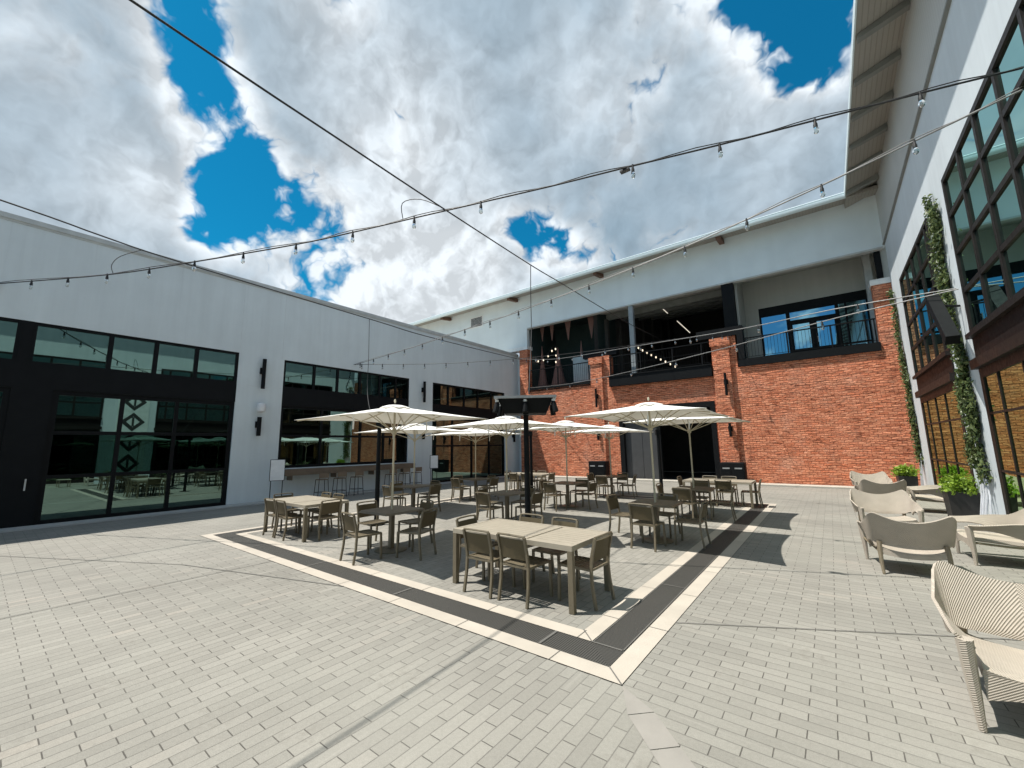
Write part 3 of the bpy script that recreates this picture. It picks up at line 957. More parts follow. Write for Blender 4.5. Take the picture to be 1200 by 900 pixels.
for k in range(5):
    y = 24.4 + 3.0 * k; z = 9.99 + (y - 22.66) * 0.243
    MB().box(-10.85, -3.25, y, y + 0.16, z - 0.42, z - 0.02).build('ceiling_beam', M['steel_grey'], bb)
for k, (x, y, z) in enumerate(((-8.0, 27.0, 10.9), (-6.73, 27.0, 9.35))):
    mb = MB(); mb.tube([(x - 0.36, y, z + 0.46), (x + 0.36, y, z - 0.46)], 0.032, 6); mb.build('tube_light', M['tube'], bb)
# right bay: recess with glazed doors
mb = MB()
mb.box(-3.1, 2.6, 22.8, 25.2, 5.4, 5.85)
fD = lambda s, z, d: (s, 25.0 - d, z)
wall_cells(mb, fD, -3.1, 2.6, 5.85, 10.6, [(-2.35, 2.08, 5.9, 9.02)], 0.2)
mb.box(-3.1, -2.98, 22.85, 25.0, 5.85, 10.6).box(2.5, 2.75, 22.66, 25.2, 5.4, 10.7).box(-3.1, 2.6, 22.66, 25.2, 10.6, 10.7)
mb.build('recess_wall', M['olive_wall'], bb)
mb = MB(); mb.box(-2.5, 2.2, 28, 28.2, 5.5, 9.5).box(-2.5, 2.2, 25.25, 28, 5.6, 5.8).box(-2.5, 2.2, 25.25, 28, 9.4, 9.5)
mb.build('interior_wall', M['dark_room'], bb)
sbm = MB(); sbox(sbm, fD, -2.35, 2.08, 8.62, 9.02, -0.1, 0.0); sbm.build('door_header', M['black_frame'], bb)
glazing(bb, fD, -2.35, -1.08, 5.9, 8.62, [], [], 0.1, -0.1, -0.01, M['black_frame'], M['glass_b'], 'balcony_window', edge=0.09)
glazing(bb, fD, -1.08, 0.92, 8.02, 8.62, [], [], 0.1, -0.1, -0.01, M['black_frame'], M['glass_b'], 'balcony_window', edge=0.08)
for s0, s1 in ((-1.08, -0.08), (-0.08, 0.92)):
    dr = glazing(bb, fD, s0, s1, 5.9, 8.02, [], [6.5], 0.16, -0.1, -0.012, M['black_frame'], M['glass_b'], 'balcony_door', edge=0.15)
    hm = MB(); hs = s1 - 0.2 if s0 < -0.5 else s0 + 0.12
    sbox(hm, fD, hs, hs + 0.03, 6.8, 7.1, -0.01, 0.05); hm.build('door_handle', M['lamp_lens'], dr)
glazing(bb, fD, 0.92, 2.08, 5.9, 8.62, [1.25], [6.55], 0.08, -0.1, -0.01, M['black_frame'], M['glass_b'], 'balcony_window', edge=0.07)
# big ground-floor doorway
mb = MB()
mb.box(-9.6, -4.2, 22.8, 30, -0.2, -0.01).box(-9.6, -4.2, 30, 30.2, 0, 4.3).box(-9.75, -9.6, 22.8, 30, 0, 4.3).box(-4.2, -4.05, 22.8, 30, 0, 4.3).box(-9.6, -4.2, 22.8, 30, 4.2, 4.35)
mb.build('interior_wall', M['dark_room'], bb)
mb = MB(); bx(-9.45, -9.2, 0, 3.72, -0.4, 0.03); bx(-4.62, -4.38, 0, 3.72, -0.4, 0.03); bx(-9.45, -4.38, 3.72, 4.0, -0.4, 0.03)
mb.build('door_frame', M['black_metal'], bb)
mb = MB(); bx(-9.2, -7.4, 0.02, 3.72, -0.3, -0.22); bx(-8.35, -8.25, 0.05, 3.7, -0.22, -0.2)
mb.build('sliding_door', plain('charcoal_door', (0.055, 0.056, 0.058), 0.5), bb)
mb = MB(); bx(-7.4, -7.2, 0, 3.72, -0.3, -0.1); mb.build('door_frame', M['black_metal'], bb)
# louvred vent in the flank siding
vt = MB(); bx(-21.1, -19.8, 10.9, 11.75, -0.06, -0.02, vt); vf = vt.build('wall_vent', M['coping_white'], bb)
vt = MB()
for k in range(8): bx(-21.0, -19.9, 10.98 + k * 0.09, 11.03 + k * 0.09, -0.02, 0.0, vt)
vt.build('louvre', M['black_metal'], vf)

# ------------------------------------------------------------------ white building on the right
rb = thing('white_building', 'tall white stucco building with dark steel gridded windows on the right', 'building', (2.65, 8, 0), world=True)
bays = [(-8.55, -3.25), (-0.55, 4.75), (7.45, 12.75), (14.75, 20.0)]
holes = []
for a, b in bays: holes += [(a, b, 4.1, 7.73), (a - 0.0, b, 0.12, 3.53)]
wall_cells(MB(), fR, -14, 22.25, 0, 10.05, holes, 0.4).build('wall', M['white_wall'], rb)
mb = MB(); sbox(mb, fR, -14, 22.3, 10.05, 12.5, -0.4, 0.04); mb.build('siding_panel', M['siding_r'], rb)
mb = MB(); sbox(mb, fR, -14, 22.3, 10.0, 10.05, -0.1, 0.07); mb.build('panel_trim', M['steel_grey'], rb)
mb = MB()
mb.add([(1.57, -14, 12.06), (1.57, 22.3, 12.06), (10, 22.3, 14.9), (10, -14, 14.9), (1.57, -14, 12.25), (1.57, 22.3, 12.25), (10, 22.3, 15.1), (10, -14, 15.1)],
       [(0, 3, 2, 1), (4, 5, 6, 7), (0, 1, 5, 4), (2, 3, 7, 6), (0, 4, 7, 3), (1, 2, 6, 5)])
mb.build('roof', M['soffit_r'], rb)
mb = MB(); mb.box(1.53, 1.566, -14, 21.2, 12.03, 12.28); mb.build('eave_trim', M['gutter'], rb)
for k in range(21):
    y = 20.75 - 1.64 * k
    if y < -13: break
    mb = MB(); mb.add([(xx, yy, zz) for yy in (y - 0.09, y + 0.09) for xx, zz in ((1.6, 12.06), (2.6, 12.40), (2.6, 12.20), (1.6, 11.93))],
                      [(0, 1, 2, 3), (7, 6, 5, 4), (0, 4, 5, 1), (1, 5, 6, 2), (2, 6, 7, 3), (3, 7, 4, 0)])
    mb.build('soffit_beam', M['steel_grey'], rb)
mb = MB()     # rooms
mb.box(3.05, 9, -13.8, 22.2, -0.2, 0.1).box(3.05, 9, -13.8, 22.2, 3.55, 4.05).box(9, 9.2, -13.8, 22.2, 0, 9).box(3.05, 9, -13.8, 22.2, 8.2, 8.4)
for s in (-13.8, 6.1, 13.8, 22.1): mb.box(3.05, 9, s - 0.06, s + 0.06, 0.1, 8.2)
mb.build('interior_wall', M['pale_room'], rb)
for a, b in bays:
    nv = 5
    w_ = (b - a) / 4.5
    vs_ = [b - 1.30 - 1.165 * k for k in range(int((b - a - 1.4) / 1.165) + 1)]
    vs_ = [v for v in vs_ if v > a + 0.3]
    glazing(rb, fR, a, b, 4.1, 7.73, sorted(vs_), [5.07, 5.95, 6.82], 0.10, -0.055, 0.045, M['bronze_frame'], M['glass_r'], 'gridded_window', edge=0.11)
    mb = MB(); sbox(mb, fR, a, b, 3.53, 4.1, -0.15, 0.03); mb.build('spandrel_panel', M['bronze_panel'], rb)
    mb = MB(); sbox(mb, fR, a - 0.04, b + 0.06, 3.36, 3.56, -0.1, 0.12); sbox(mb, fR, a, b + 0.03, 4.02, 4.12, 0.03, 0.12); mb.build('steel_ledge', M['bronze_frame'], rb)
    vs2 = sorted([v for v in [b - 1.05 - 1.32 * k for k in range(6)] if v > a + 0.3])
    glazing(rb, fR, a, b, 0.12, 3.36, vs2, [1.27, 2.42], 0.045, -0.04, 0.02, M['bronze_frame'], M['glass_low'], 'shop_window', edge=0.20)
    mb = MB(); sbox(mb, fR, a, b, 0, 0.12, -0.2, 0.05); mb.build('sill', M['concrete'], rb)

# painted panel with bold diamonds on the pier between the two nearer windows (seen mirrored in the left glass)
mp = thing('mural_panel', 'tall white panel of black diamonds on the right pier, mirrored in the left glass doors', 'mural', (2.6, 6.3, 0.2), world=True)
mb = MB(); sbox(mb, fR, 5.45, 7.05, 0.3, 7.6, 0.004, 0.04); mb.build('board', M['mural_white'], mp)
mb = MB()
for k in range(5):
    zc = 1.2 + 1.36 * k
    for sgn in (-1, 1):
        o, i_ = 0.62, 0.34
        for q in ([(0, o), (o, 0), (i_, 0), (0, i_)], [(0, -o), (o, 0), (i_, 0), (0, -i_)]):
            mb.add([fR(6.25 + sgn * s, zc + z, 0.046) for s, z in q], [(0, 1, 2, 3)])
    mb.add([fR(6.25 + s, zc + z, 0.046) for s, z in ((-0.06, 0.3), (0.06, 0.3), (0.06, -0.3), (-0.06, -0.3))], [(0, 1, 2, 3)])
mb.build('diamond', M['mural_black'], mp)


# ------------------------------------------------------------------ wall fittings
def bar_sconce(fn, s, z0, z1, label, off=0.10, rx=0.07):
    t = thing('wall_sconce', label, 'wall light', fn(s, z0, 0.0), group='black bar lights on the walls', world=True)
    mb = MB(); p0 = fn(s, z0, off + 0.05); p1 = fn(s, z1, off + 0.05); mb.tube([p0, p1], rx, 10); mb.build('tube', M['black_metal'], t)
    mb = MB(); zc = (z0 + z1) / 2 + (z1 - z0) * 0.1; sbox(mb, fn, s - 0.09, s + 0.09, zc - 0.12, zc + 0.12, 0.0, off); mb.build('bracket', M['black_metal'], t)
    return t
bar_sconce(fL, 6.42, 4.22, 5.36, 'long black bar light high on the left wall above the white dome')
bar_sconce(fL, 14.3, 4.3, 5.4, 'long black bar light on the left wall between the serving window and far doors')
bar_sconce(fL, 6.40, 2.44, 3.14, 'short black bar light under the white dome on the left wall', 0.08, 0.075)
bar_sconce(fL, 14.3, 2.35, 3.05, 'short black bar light on the left wall behind the umbrellas by the second sign', 0.08, 0.075)
bar_sconce(fL, 22.15, 2.2, 2.9, 'short black bar light on the left wall beside the brick corner', 0.08, 0.075)
bar_sconce(fB, -10.65, 4.1, 5.2, 'long black bar light on the left brick pilaster', 0.27, 0.06)
bar_sconce(fB, -3.75, 4.2, 5.3, 'long black bar light on the right brick pilaster', 0.27, 0.06)
bar_sconce(fB, -3.75, 2.2, 2.85, 'short black bar light low on the right brick pilaster', 0.25, 0.06)
bar_sconce(fB, -10.65, 2.2, 2.85, 'short black bar light low on the left brick pilaster behind the umbrella', 0.25, 0.06)
t = thing('dome_speaker', 'round white dome fixed between two black lights on the left wall', 'speaker', fL(6.41, 3.3, 0), world=True)
mb = MB(); mb.lathe([(0.02, -0.2), (0.13, -0.14), (0.17, 0.0), (0.13, 0.14), (0.02, 0.2)], 14, fL(6.41, 3.5, 0.17)); mb.build('dome', M['white_plastic'], t, True)
mb = MB(); sbox(mb, fL, 6.33, 6.49, 3.42, 3.58, 0, 0.06); mb.build('mount', M['white_plastic'], t)
# slanted black heater panel on the right pier
t = thing('wall_heater', 'slim black heater panel jutting from the ivy pier on the right', 'heater', fR(13.5, 4.2, 0), world=True)
mb = MB(); mb.tube([(2.20, 13.12, 5.12), (2.20, 12.0, 3.92)], 0.15, 4, True, True); mb.build('panel', M['black_metal'], t)
mb = MB(); mb.tube([(2.65, 13.3, 4.9), (2.22, 12.95, 4.9)], 0.025, 6); mb.build('bracket', M['black_metal'], t)

# pennants hanging in the left balcony bay
for x, w, h, lab in ((-15.35, 0.42, 1.25, 'narrow dusty pennant at the left end of the dark balcony'), (-14.55, 0.42, 1.35, 'second dusty pennant from the left in the dark balcony'),
                     (-13.27, 0.56, 1.5, 'wide dusty pennant in the middle of the dark balcony'), (-11.55, 0.60, 1.7, 'dusty pennant by the pilaster end of the dark balcony')):
    mb = MB(); mb.prism([(x - w / 2, 10.55), (x + w / 2, 10.55), (x + 0.02, 10.45 - h), (x - 0.02, 10.45 - h)], 23.60, 23.62)
    single(mb, 'pennant', M['pennant'], lab, 'pennant', 'pennants in the left balcony')
for x, z1, w, lab in ((-15.5, 8.9, 0.9, 'tall dusty cone at the left of the dark balcony'), (-14.2, 8.6, 1.25, 'broad dusty cone behind the left balcony railing'), (-12.4, 8.75, 0.8, 'slim dusty cone near the balcony window')):
    mb = MB(); mb.lathe([(w / 2, 0), (w * 0.30, 1.0), (w * 0.13, (z1 - 5.6) * 0.66), (0.02, z1 - 5.6)], 14, (x, 23.75, 5.61))
    single(mb, 'cone_ornament', M['pennant'], lab, 'ornament', 'cones in the left balcony', True)


# ------------------------------------------------------------------ string lights and cables
def along(pts, d):
    pts = [Vector(p) for p in pts]
    L = 0
    for a, b in zip(pts, pts[1:]):
        l = (b - a).length
        if L + l >= d: return a + (b - a) * ((d - L) / l)
        L += l
    return None

def length(pts):
    return sum((Vector(b) - Vector(a)).length for a, b in zip(pts, pts[1:]))

def smooth_path(pts, k=4):
    P_ = [Vector(p) for p in pts]
    out = []
    for i in range(len(P_) - 1):
        p0, p1, p2, p3 = P_[max(i - 1, 0)], P_[i], P_[i + 1], P_[min(i + 2, len(P_) - 1)]
        for j in range(k):
            t_ = j / k
            out.append(0.5 * ((2 * p1) + (p2 - p0) * t_ + (2 * p0 - 5 * p1 + 4 * p2 - p3) * t_ ** 2 + (3 * p1 - p0 - 3 * p2 + p3) * t_ ** 3))
    out.append(P_[-1])
    return out

def string_lights(label, pts, spacing, start, rad=0.014, skip=(), mat='cable', bulbmat='bulb', twin=True, sc=1.0, group='festoon light strings over the courtyard'):
    sc *= 0.78
    pts = smooth_path(pts)
    base = pts[0]
    t = thing('string_lights', label, 'string lights', base, world=True, group=group)
    mb = MB(); mb.tube(pts, rad, 6)
    if twin:
        tw = [p + Vector((0, 0, 0.028 + 0.022 * math.sin(i * 1.3))) for i, p in enumerate(pts)]
        mb.tube(tw, rad * 0.6, 5)
    mb.build('cable', M[mat], t, True)
    L = length(pts); d = start; i = 0
    while d < L:
        p = along(pts, d)
        if i not in skip:
            sm = MB(); sm.lathe([(0.022 * sc, 0.03 * sc), (0.026 * sc, -0.05 * sc), (0.036 * sc, -0.09 * sc), (0.036 * sc, -0.15 * sc)], 8, p)
            bl = MB(); bl.lathe([(0.028 * sc, -0.15 * sc), (0.046 * sc, -0.19 * sc), (0.05 * sc, -0.225 * sc), (0.036 * sc, -0.27 * sc), (0.01 * sc, -0.29 * sc)], 8, p)
            s_ = sm.build('socket', M['cable'], t, True)
            bl.build('bulb', M[bulbmat], s_, True)
        i += 1; d += spacing
    return t

def cable(label, pts, rad, mat='cable'):
    mb = MB(); mb.tube(smooth_path(pts), rad, 6)
    return single(mb, 'wire', M[mat], label, 'cable', None, True)

S1 = [(-16.99, -0.12, 6.36), (-13.25, 1.49, 6.11), (-10.86, 2.51, 6.08), (-8.38, 3.57, 6.10), (-7.13, 4.1, 6.16), (-5.84, 4.65, 6.25), (-4.58, 5.18, 6.33), (-3.38, 5.7, 6.42), (-2.19, 6.2, 6.52), (-0.91, 6.74, 6.62), (0.4, 7.3, 6.75), (1.68, 7.85, 6.88), (2.64, 8.26, 6.96)]
S2 = [(-16.99, 10.28, 5.74), (-11.95, 9.79, 5.72), (-9.69, 9.58, 5.77), (-7.73, 9.39, 5.79), (-6.61, 9.28, 5.82), (-4.38, 9.07, 5.92), (-2.05, 8.84, 6.08), (-0.84, 8.73, 6.22), (0.41, 8.61, 6.38), (1.71, 8.48, 6.58), (2.64, 8.39, 6.72)]
S3 = [(-16.97, 10.2, 5.74), (-13.93, 11.91, 5.60), (-11.34, 13.29, 5.60), (-8.2, 15.6, 5.9), (-4.0, 18.6, 6.5), (-3.3, 22.1, 7.1)]
S4 = [(-16.4, 22.0, 7.84), (-12.5, 20.2, 6.95), (-8.67, 18.26, 6.42), (-5.9, 16.85, 6.08), (-1.95, 14.84, 5.58), (0.44, 13.63, 5.40), (2.55, 12.85, 5.2)]
S5 = [(-15.46, 22.15, 5.75), (-11.5, 20.1, 5.35), (-7.72, 17.97, 5.15), (-2.97, 15.37, 5.08), (0.46, 13.5, 5.12), (2.55, 12.7, 5.14)]
string_lights('nearest string of bulbs crossing the sky above the whole courtyard', S1, 1.345, 0.02, 0.014, skip=(11,))
string_lights('second string of bulbs rising from the serving window to the right windows', S2, 1.21, 0.5, 0.013, mat='grey_cable')
string_lights('short drooping string of bulbs in front of the left wall by the serving window', S3, 1.0, 0.4, 0.010, twin=False)
string_lights('pale string running past the balconies to the ivy pier, upper of two', S4, 2.6, 1.3, 0.013, mat='grey_cable', twin=False)
string_lights('pale string running past the balconies to the ivy pier, lower of two', S5, 2.6, 2.2, 0.013, mat='grey_cable', twin=False)
string_lights('lit warm bulbs strung inside the middle balcony', [(-9.9, 26, 8.8), (-8.8, 26, 7.95), (-7.9, 26, 7.36), (-7.0, 26, 6.75)], 0.34, 0.3, 0.008, bulbmat='warm_bulb', twin=False, sc=1.2)
string_lights('lit bulbs hung behind the left balcony railing', [(-16.0, 23.3, 8.25), (-15.4, 23.3, 7.9), (-14.7, 23.3, 8.2), (-14.14, 23.3, 8.7), (-14.12, 23.3, 7.6)], 0.45, 0.1, 0.006, bulbmat='warm_bulb', twin=False, sc=1.2)
mb = MB(); mb.box(-2.36, -2.20, 6.17, 6.25, 6.475, 6.505)
single(mb, 'cable_connector', M['cable'], 'small dark connector box lying along the nearest bulb string', 'connector')
C1 = [(-4.55, -6.0, 6.35), (-4.85, 0.42, 6.17), (-5.07, 2.7, 6.24), (-5.28, 4.86, 6.32), (-5.6, 8.16, 6.48), (-5.78, 10.1, 6.62), (-6.06, 12.94, 6.82), (-6.47, 17.22, 7.17), (-6.95, 22.2, 7.68), (-7.5, 27.5, 8.2)]
C2 = [(-13.05, -6, 7.5), (-13.01, -0.25, 7.08), (-13.0, 1.28, 6.92), (-13.0, 2.82, 6.81), (-12.98, 8.6, 6.62), (-12.97, 11.07, 6.53), (-12.95, 16.91, 6.58), (-12.93, 22.25, 6.73)]
cable('heavy black cable dropping from overhead into the middle balcony', C1, 0.0135)
cable('black cable along the left roofline into the left balcony', C2, 0.017)
cable('thin wire hanging from the heavy cable down to the lamp post hood', [(-5.6, 8.16, 6.46), (-5.58, 8.1, 5.6), (-5.45, 7.9, 4.6), (-5.0, 7.1, 3.0)], 0.010)
cable('thin wire hanging from the left cable to the post by the serving window', [(-12.98, 8.35, 6.62), (-12.95, 8.36, 5.2), (-12.85, 8.3, 3.9), (-11.5, 7.6, 3.0), (-9.3, 6.4, 2.72)], 0.010)
cable('small looped wire joining the nearest bulb string to the heavy cable', [(-5.28, 4.87, 6.33), (-5.75, 4.7, 6.62), (-6.12, 4.56, 6.62), (-6.08, 4.56, 6.24)], 0.008)
cable('small looped wire joining the nearest bulb string to the left cable', [(-12.98, 2.0, 6.86), (-13.2, 1.65, 6.62), (-13.2, 1.52, 6.35), (-13.1, 1.55, 6.12)], 0.008)


# ------------------------------------------------------------------ lamp posts
def lamp_post(x, y, h, label, hood=True, rz=0.6):
    t = thing('lamp_post', label, 'lamp post', (x, y, 0), rz, 'black posts between the tables')
    MB().lathe([(0.21, 0.0), (0.21, 0.02), (0.06, 0.035), (0.052, h - 0.30)], 12).build('post', M['black_metal'], t, True)
    if hood:
        MB().box(-0.62, 0.62, -0.50, 0.50, h - 0.05, h).build('hood_plate', M['hood_top'], t)
        mb = MB()
        mb.add([(sx * a, sy * b, z) for z, a, b in ((h - 0.055, 0.55, 0.43), (h - 0.34, 0.42, 0.32)) for sx, sy in ((-1, -1), (1, -1), (1, 1), (-1, 1))],
               [(0, 1, 2, 3), (7, 6, 5, 4)] + [(i, i + 4, (i + 1) % 4 + 4, (i + 1) % 4) for i in range(4)])
        mb.box(-0.05, 0.05, -0.3, 0.3, h - 0.36, h - 0.30)
        mb.build('hood_box', M['black_metal'], t)
        for k, (sx, sy) in enumerate(((-1, -1), (1, -1), (1, 1), (-1, 1), (0, -1), (0, 1))):
            px_, py_ = sx * 0.55, sy * 0.44
            s_ = MB(); s_.tube([(px_, py_, h - 0.06), (px_ * 1.02, py_ * 1.02, h - 0.16), (px_ * 1.08, py_ * 1.1, h - 0.33)], [0.015, 0.05, 0.06], 8)
            sp = s_.build('spotlight', M['black_metal'], t, True)
            l_ = MB(); l_.lathe([(0.03, 0.0), (0.04, 0.03), (0.03, 0.06)], 8, (px_ * 1.02, py_ * 1.02, h - 0.13)); l_.build('knob', M['lamp_lens'], sp, True)
    else:
        MB().box(-0.07, 0.07, -0.07, 0.07, h - 0.30, h - 0.12).build('junction_box', M['black_metal'], t)
    return t
lamp_post(-4.98, 6.95, 2.90, 'tall black post with broad spotlight hood behind the front table')
lamp_post(-9.3, 6.4, 2.75, 'slim black post behind the front left umbrella by the serving window', False)
lamp_post(-4.55, 13.9, 2.5, 'slim black post standing before the brick doorway', False)
lamp_post(-9.25, 13.2, 2.6, 'slim black post just behind the hooded lamp post', False)


# ------------------------------------------------------------------ dining furniture
def make_chair():
    t = thing('dining_chair', 'x', 'chair', (0, 0, 0))
    rr = 0.0165
    for s in (-1, 1):
        x = s * 0.215
        MB().tube([(x * 1.03, 0.235, 0.0), (x, 0.225, 0.44)], rr * 1.35, 4, True, True).build('leg', M['taupe'], t)
        MB().tube([(x * 1.05, -0.275, 0.0), (x * 1.02, -0.235, 0.25), (x, -0.225, 0.44), (x, -0.245, 0.60), (x, -0.295, 0.80)], rr * 1.35, 4, True, True).build('leg', M['taupe'], t)
    fm = MB()
    fm.box(-0.215, 0.215, 0.205, 0.235, 0.415, 0.445).box(-0.215, 0.215, -0.235, -0.21, 0.415, 0.44)
    fm.box(-0.228, -0.202, -0.21, 0.205, 0.415, 0.444).box(0.202, 0.228, -0.21, 0.205, 0.415, 0.444)
    MB().tube([(-0.215, -0.292, 0.805), (-0.11, -0.308, 0.812), (0.11, -0.308, 0.812), (0.215, -0.292, 0.805)], 0.014, 6).build('top_rail', M['taupe'], t, True)
    fm.build('seat_frame', M['taupe'], t)
    sm = MB()
    for k in range(9):
        y0 = -0.20 + 0.0455 * k
        dip = -0.012 * math.sin(math.pi * (k + 0.5) / 9)
        sm.box(-0.202, 0.202, y0, y0 + 0.033, 0.428 + dip, 0.441 + dip)
    sm.build('seat', M['taupe'], t)
    def back(u, v):
        x = -0.203 + 0.406 * u
        z = 0.52 + 0.245 * v
        y = -0.232 - 0.062 * ((z - 0.45) / 0.35) ** 1.5 - 0.018 * (1 - (2 * u - 1) ** 2)
        return (x, y, z)
    MB().grid(back, 8, 4, 0.010).build('backrest', M['sling'], t, True)
    return t

chair0 = make_chair()
used = [False]
def chair(x, y, face, label):
    """face: direction the sitter looks, degrees from +Y counter-clockwise"""
    o = chair0 if not used[0] else copy_tree(chair0)
    used[0] = True
    o.location = (x + rnd.uniform(-0.02, 0.02), y + rnd.uniform(-0.02, 0.02), 0.004)
    o.rotation_euler = (0, 0, R(face + rnd.uniform(-3, 3)))
    tag(o, label, 'chair', 'olive metal dining chairs')
    return o


def rect_table(x, y, label, L=1.95, Wd=1.0):
    t = thing('dining_table', label, 'table', (x, y, 0.004), 0, 'rectangular slatted dining tables')
    tm = MB()
    h = 0.74
    ex, ey = L / 2, Wd / 2
    tm.box(-ex, ex, -ey, -ey + 0.05, h - 0.06, h).box(-ex, ex, ey - 0.05, ey, h - 0.06, h)
    tm.box(-ex, -ex + 0.05, -ey + 0.05, ey - 0.05, h - 0.06, h).box(ex - 0.05, ex, -ey + 0.05, ey - 0.05, h - 0.06, h)
    tm.box(0.28, 0.32, -ey + 0.05, ey - 0.05, h - 0.05, h - 0.012)
    tm.build('table_frame', M['taupe_top'], t)
    sm = MB()
    n = 9
    span = (Wd - 0.10) / n
    for i in range(n):
        y0 = -ey + 0.05 + i * span
        sm.box(-ex + 0.055, 0.282, y0 + 0.003, y0 + span - 0.003, h - 0.022, h - 0.002)
        sm.box(0.318, ex - 0.055, y0 + 0.003, y0 + span - 0.003, h - 0.022, h - 0.002)
    sm.build('tabletop', M['taupe_top'], t)
    for sx in (-1, 1):
        for sy in (-1, 1):
            MB().box(sx * ex - 0.065 if sx > 0 else -ex, ex if sx > 0 else -ex + 0.065, sy * ey - 0.065 if sy > 0 else -ey, ey if sy > 0 else -ey + 0.065, 0, h - 0.06).build('leg', M['taupe'], t)
    return t


def square_table(x, y, label, s=0.92, rz=0.0):
    t = thing('pedestal_table', label, 'table', (x, y, 0.004), rz, 'square pedestal tables under the umbrellas')
    tm = MB(); tm.bevbox(-s / 2, s / 2, -s / 2, s / 2, 0.71, 0.742, 0.05)
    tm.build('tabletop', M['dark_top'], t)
    MB().box(-0.04, 0.04, -0.04, 0.04, 0.03, 0.71).build('pedestal', M['taupe'], t)
    MB().lathe([(0.30, 0.0), (0.30, 0.012), (0.27, 0.024), (0.06, 0.034)], 24).build('base_plate', M['taupe'], t, True)
    MB().box(-0.25, 0.25, -0.03, 0.03, 0.685, 0.708).build('bracket', M['taupe'], t)
    return t


SIDE = {'near': 'on the camera side', 'far': 'on the brick wall side', 'left': 'at its left end', 'right': 'at its right end'}
rects = [(-3.48, 4.85, 'front slatted table'), (-9.85, 4.87, 'left slatted table'), (-2.95, 14.55, 'back right slatted table'), (-10.45, 14.75, 'back left slatted table')]
desc = ['pale slatted six-seat table nearest the camera', 'pale slatted six-seat table at the left corner near the serving window', 'pale slatted six-seat table at the back near the right brick pilaster', 'pale slatted six-seat table at the back corner by the far glass doors']
for (x, y, nm), ds in zip(rects, desc):
    rect_table(x, y, ds)
    for dx_, lr in ((-0.36, 'left'), (0.24, 'right')):
        chair(x + dx_, y - 0.37, 0, f'{lr} olive chair of two on the camera side of the {nm}')
        chair(x + dx_ - 0.06, y + 0.42, 180, f'{lr} olive chair of two on the far side of the {nm}')
    chair(x + 0.86, y - 0.02, 90, f'olive chair at the right end of the {nm}')
    chair(x - 0.90, y + 0.02, -90, f'olive chair at the left end of the {nm}')

umbs = [  # x, y, tip height, words
    (-6.80, 5.02, 2.47, 'front left umbrella'), (-10.45, 8.5, 2.40, 'umbrella beside the bar stools'), (-10.6, 11.5, 2.36, 'umbrella before the far glass doors'),
    (-6.70, 8.45, 2.41, 'umbrella behind the hooded post'), (-6.75, 11.6, 2.42, 'umbrella left of the rearmost one'),
    (-6.70, 14.8, 2.38, 'rearmost umbrella by the brick doorway'), (-2.93, 8.5, 2.48, 'front right umbrella'), (-3.0, 11.75, 2.48, 'back right umbrella')]


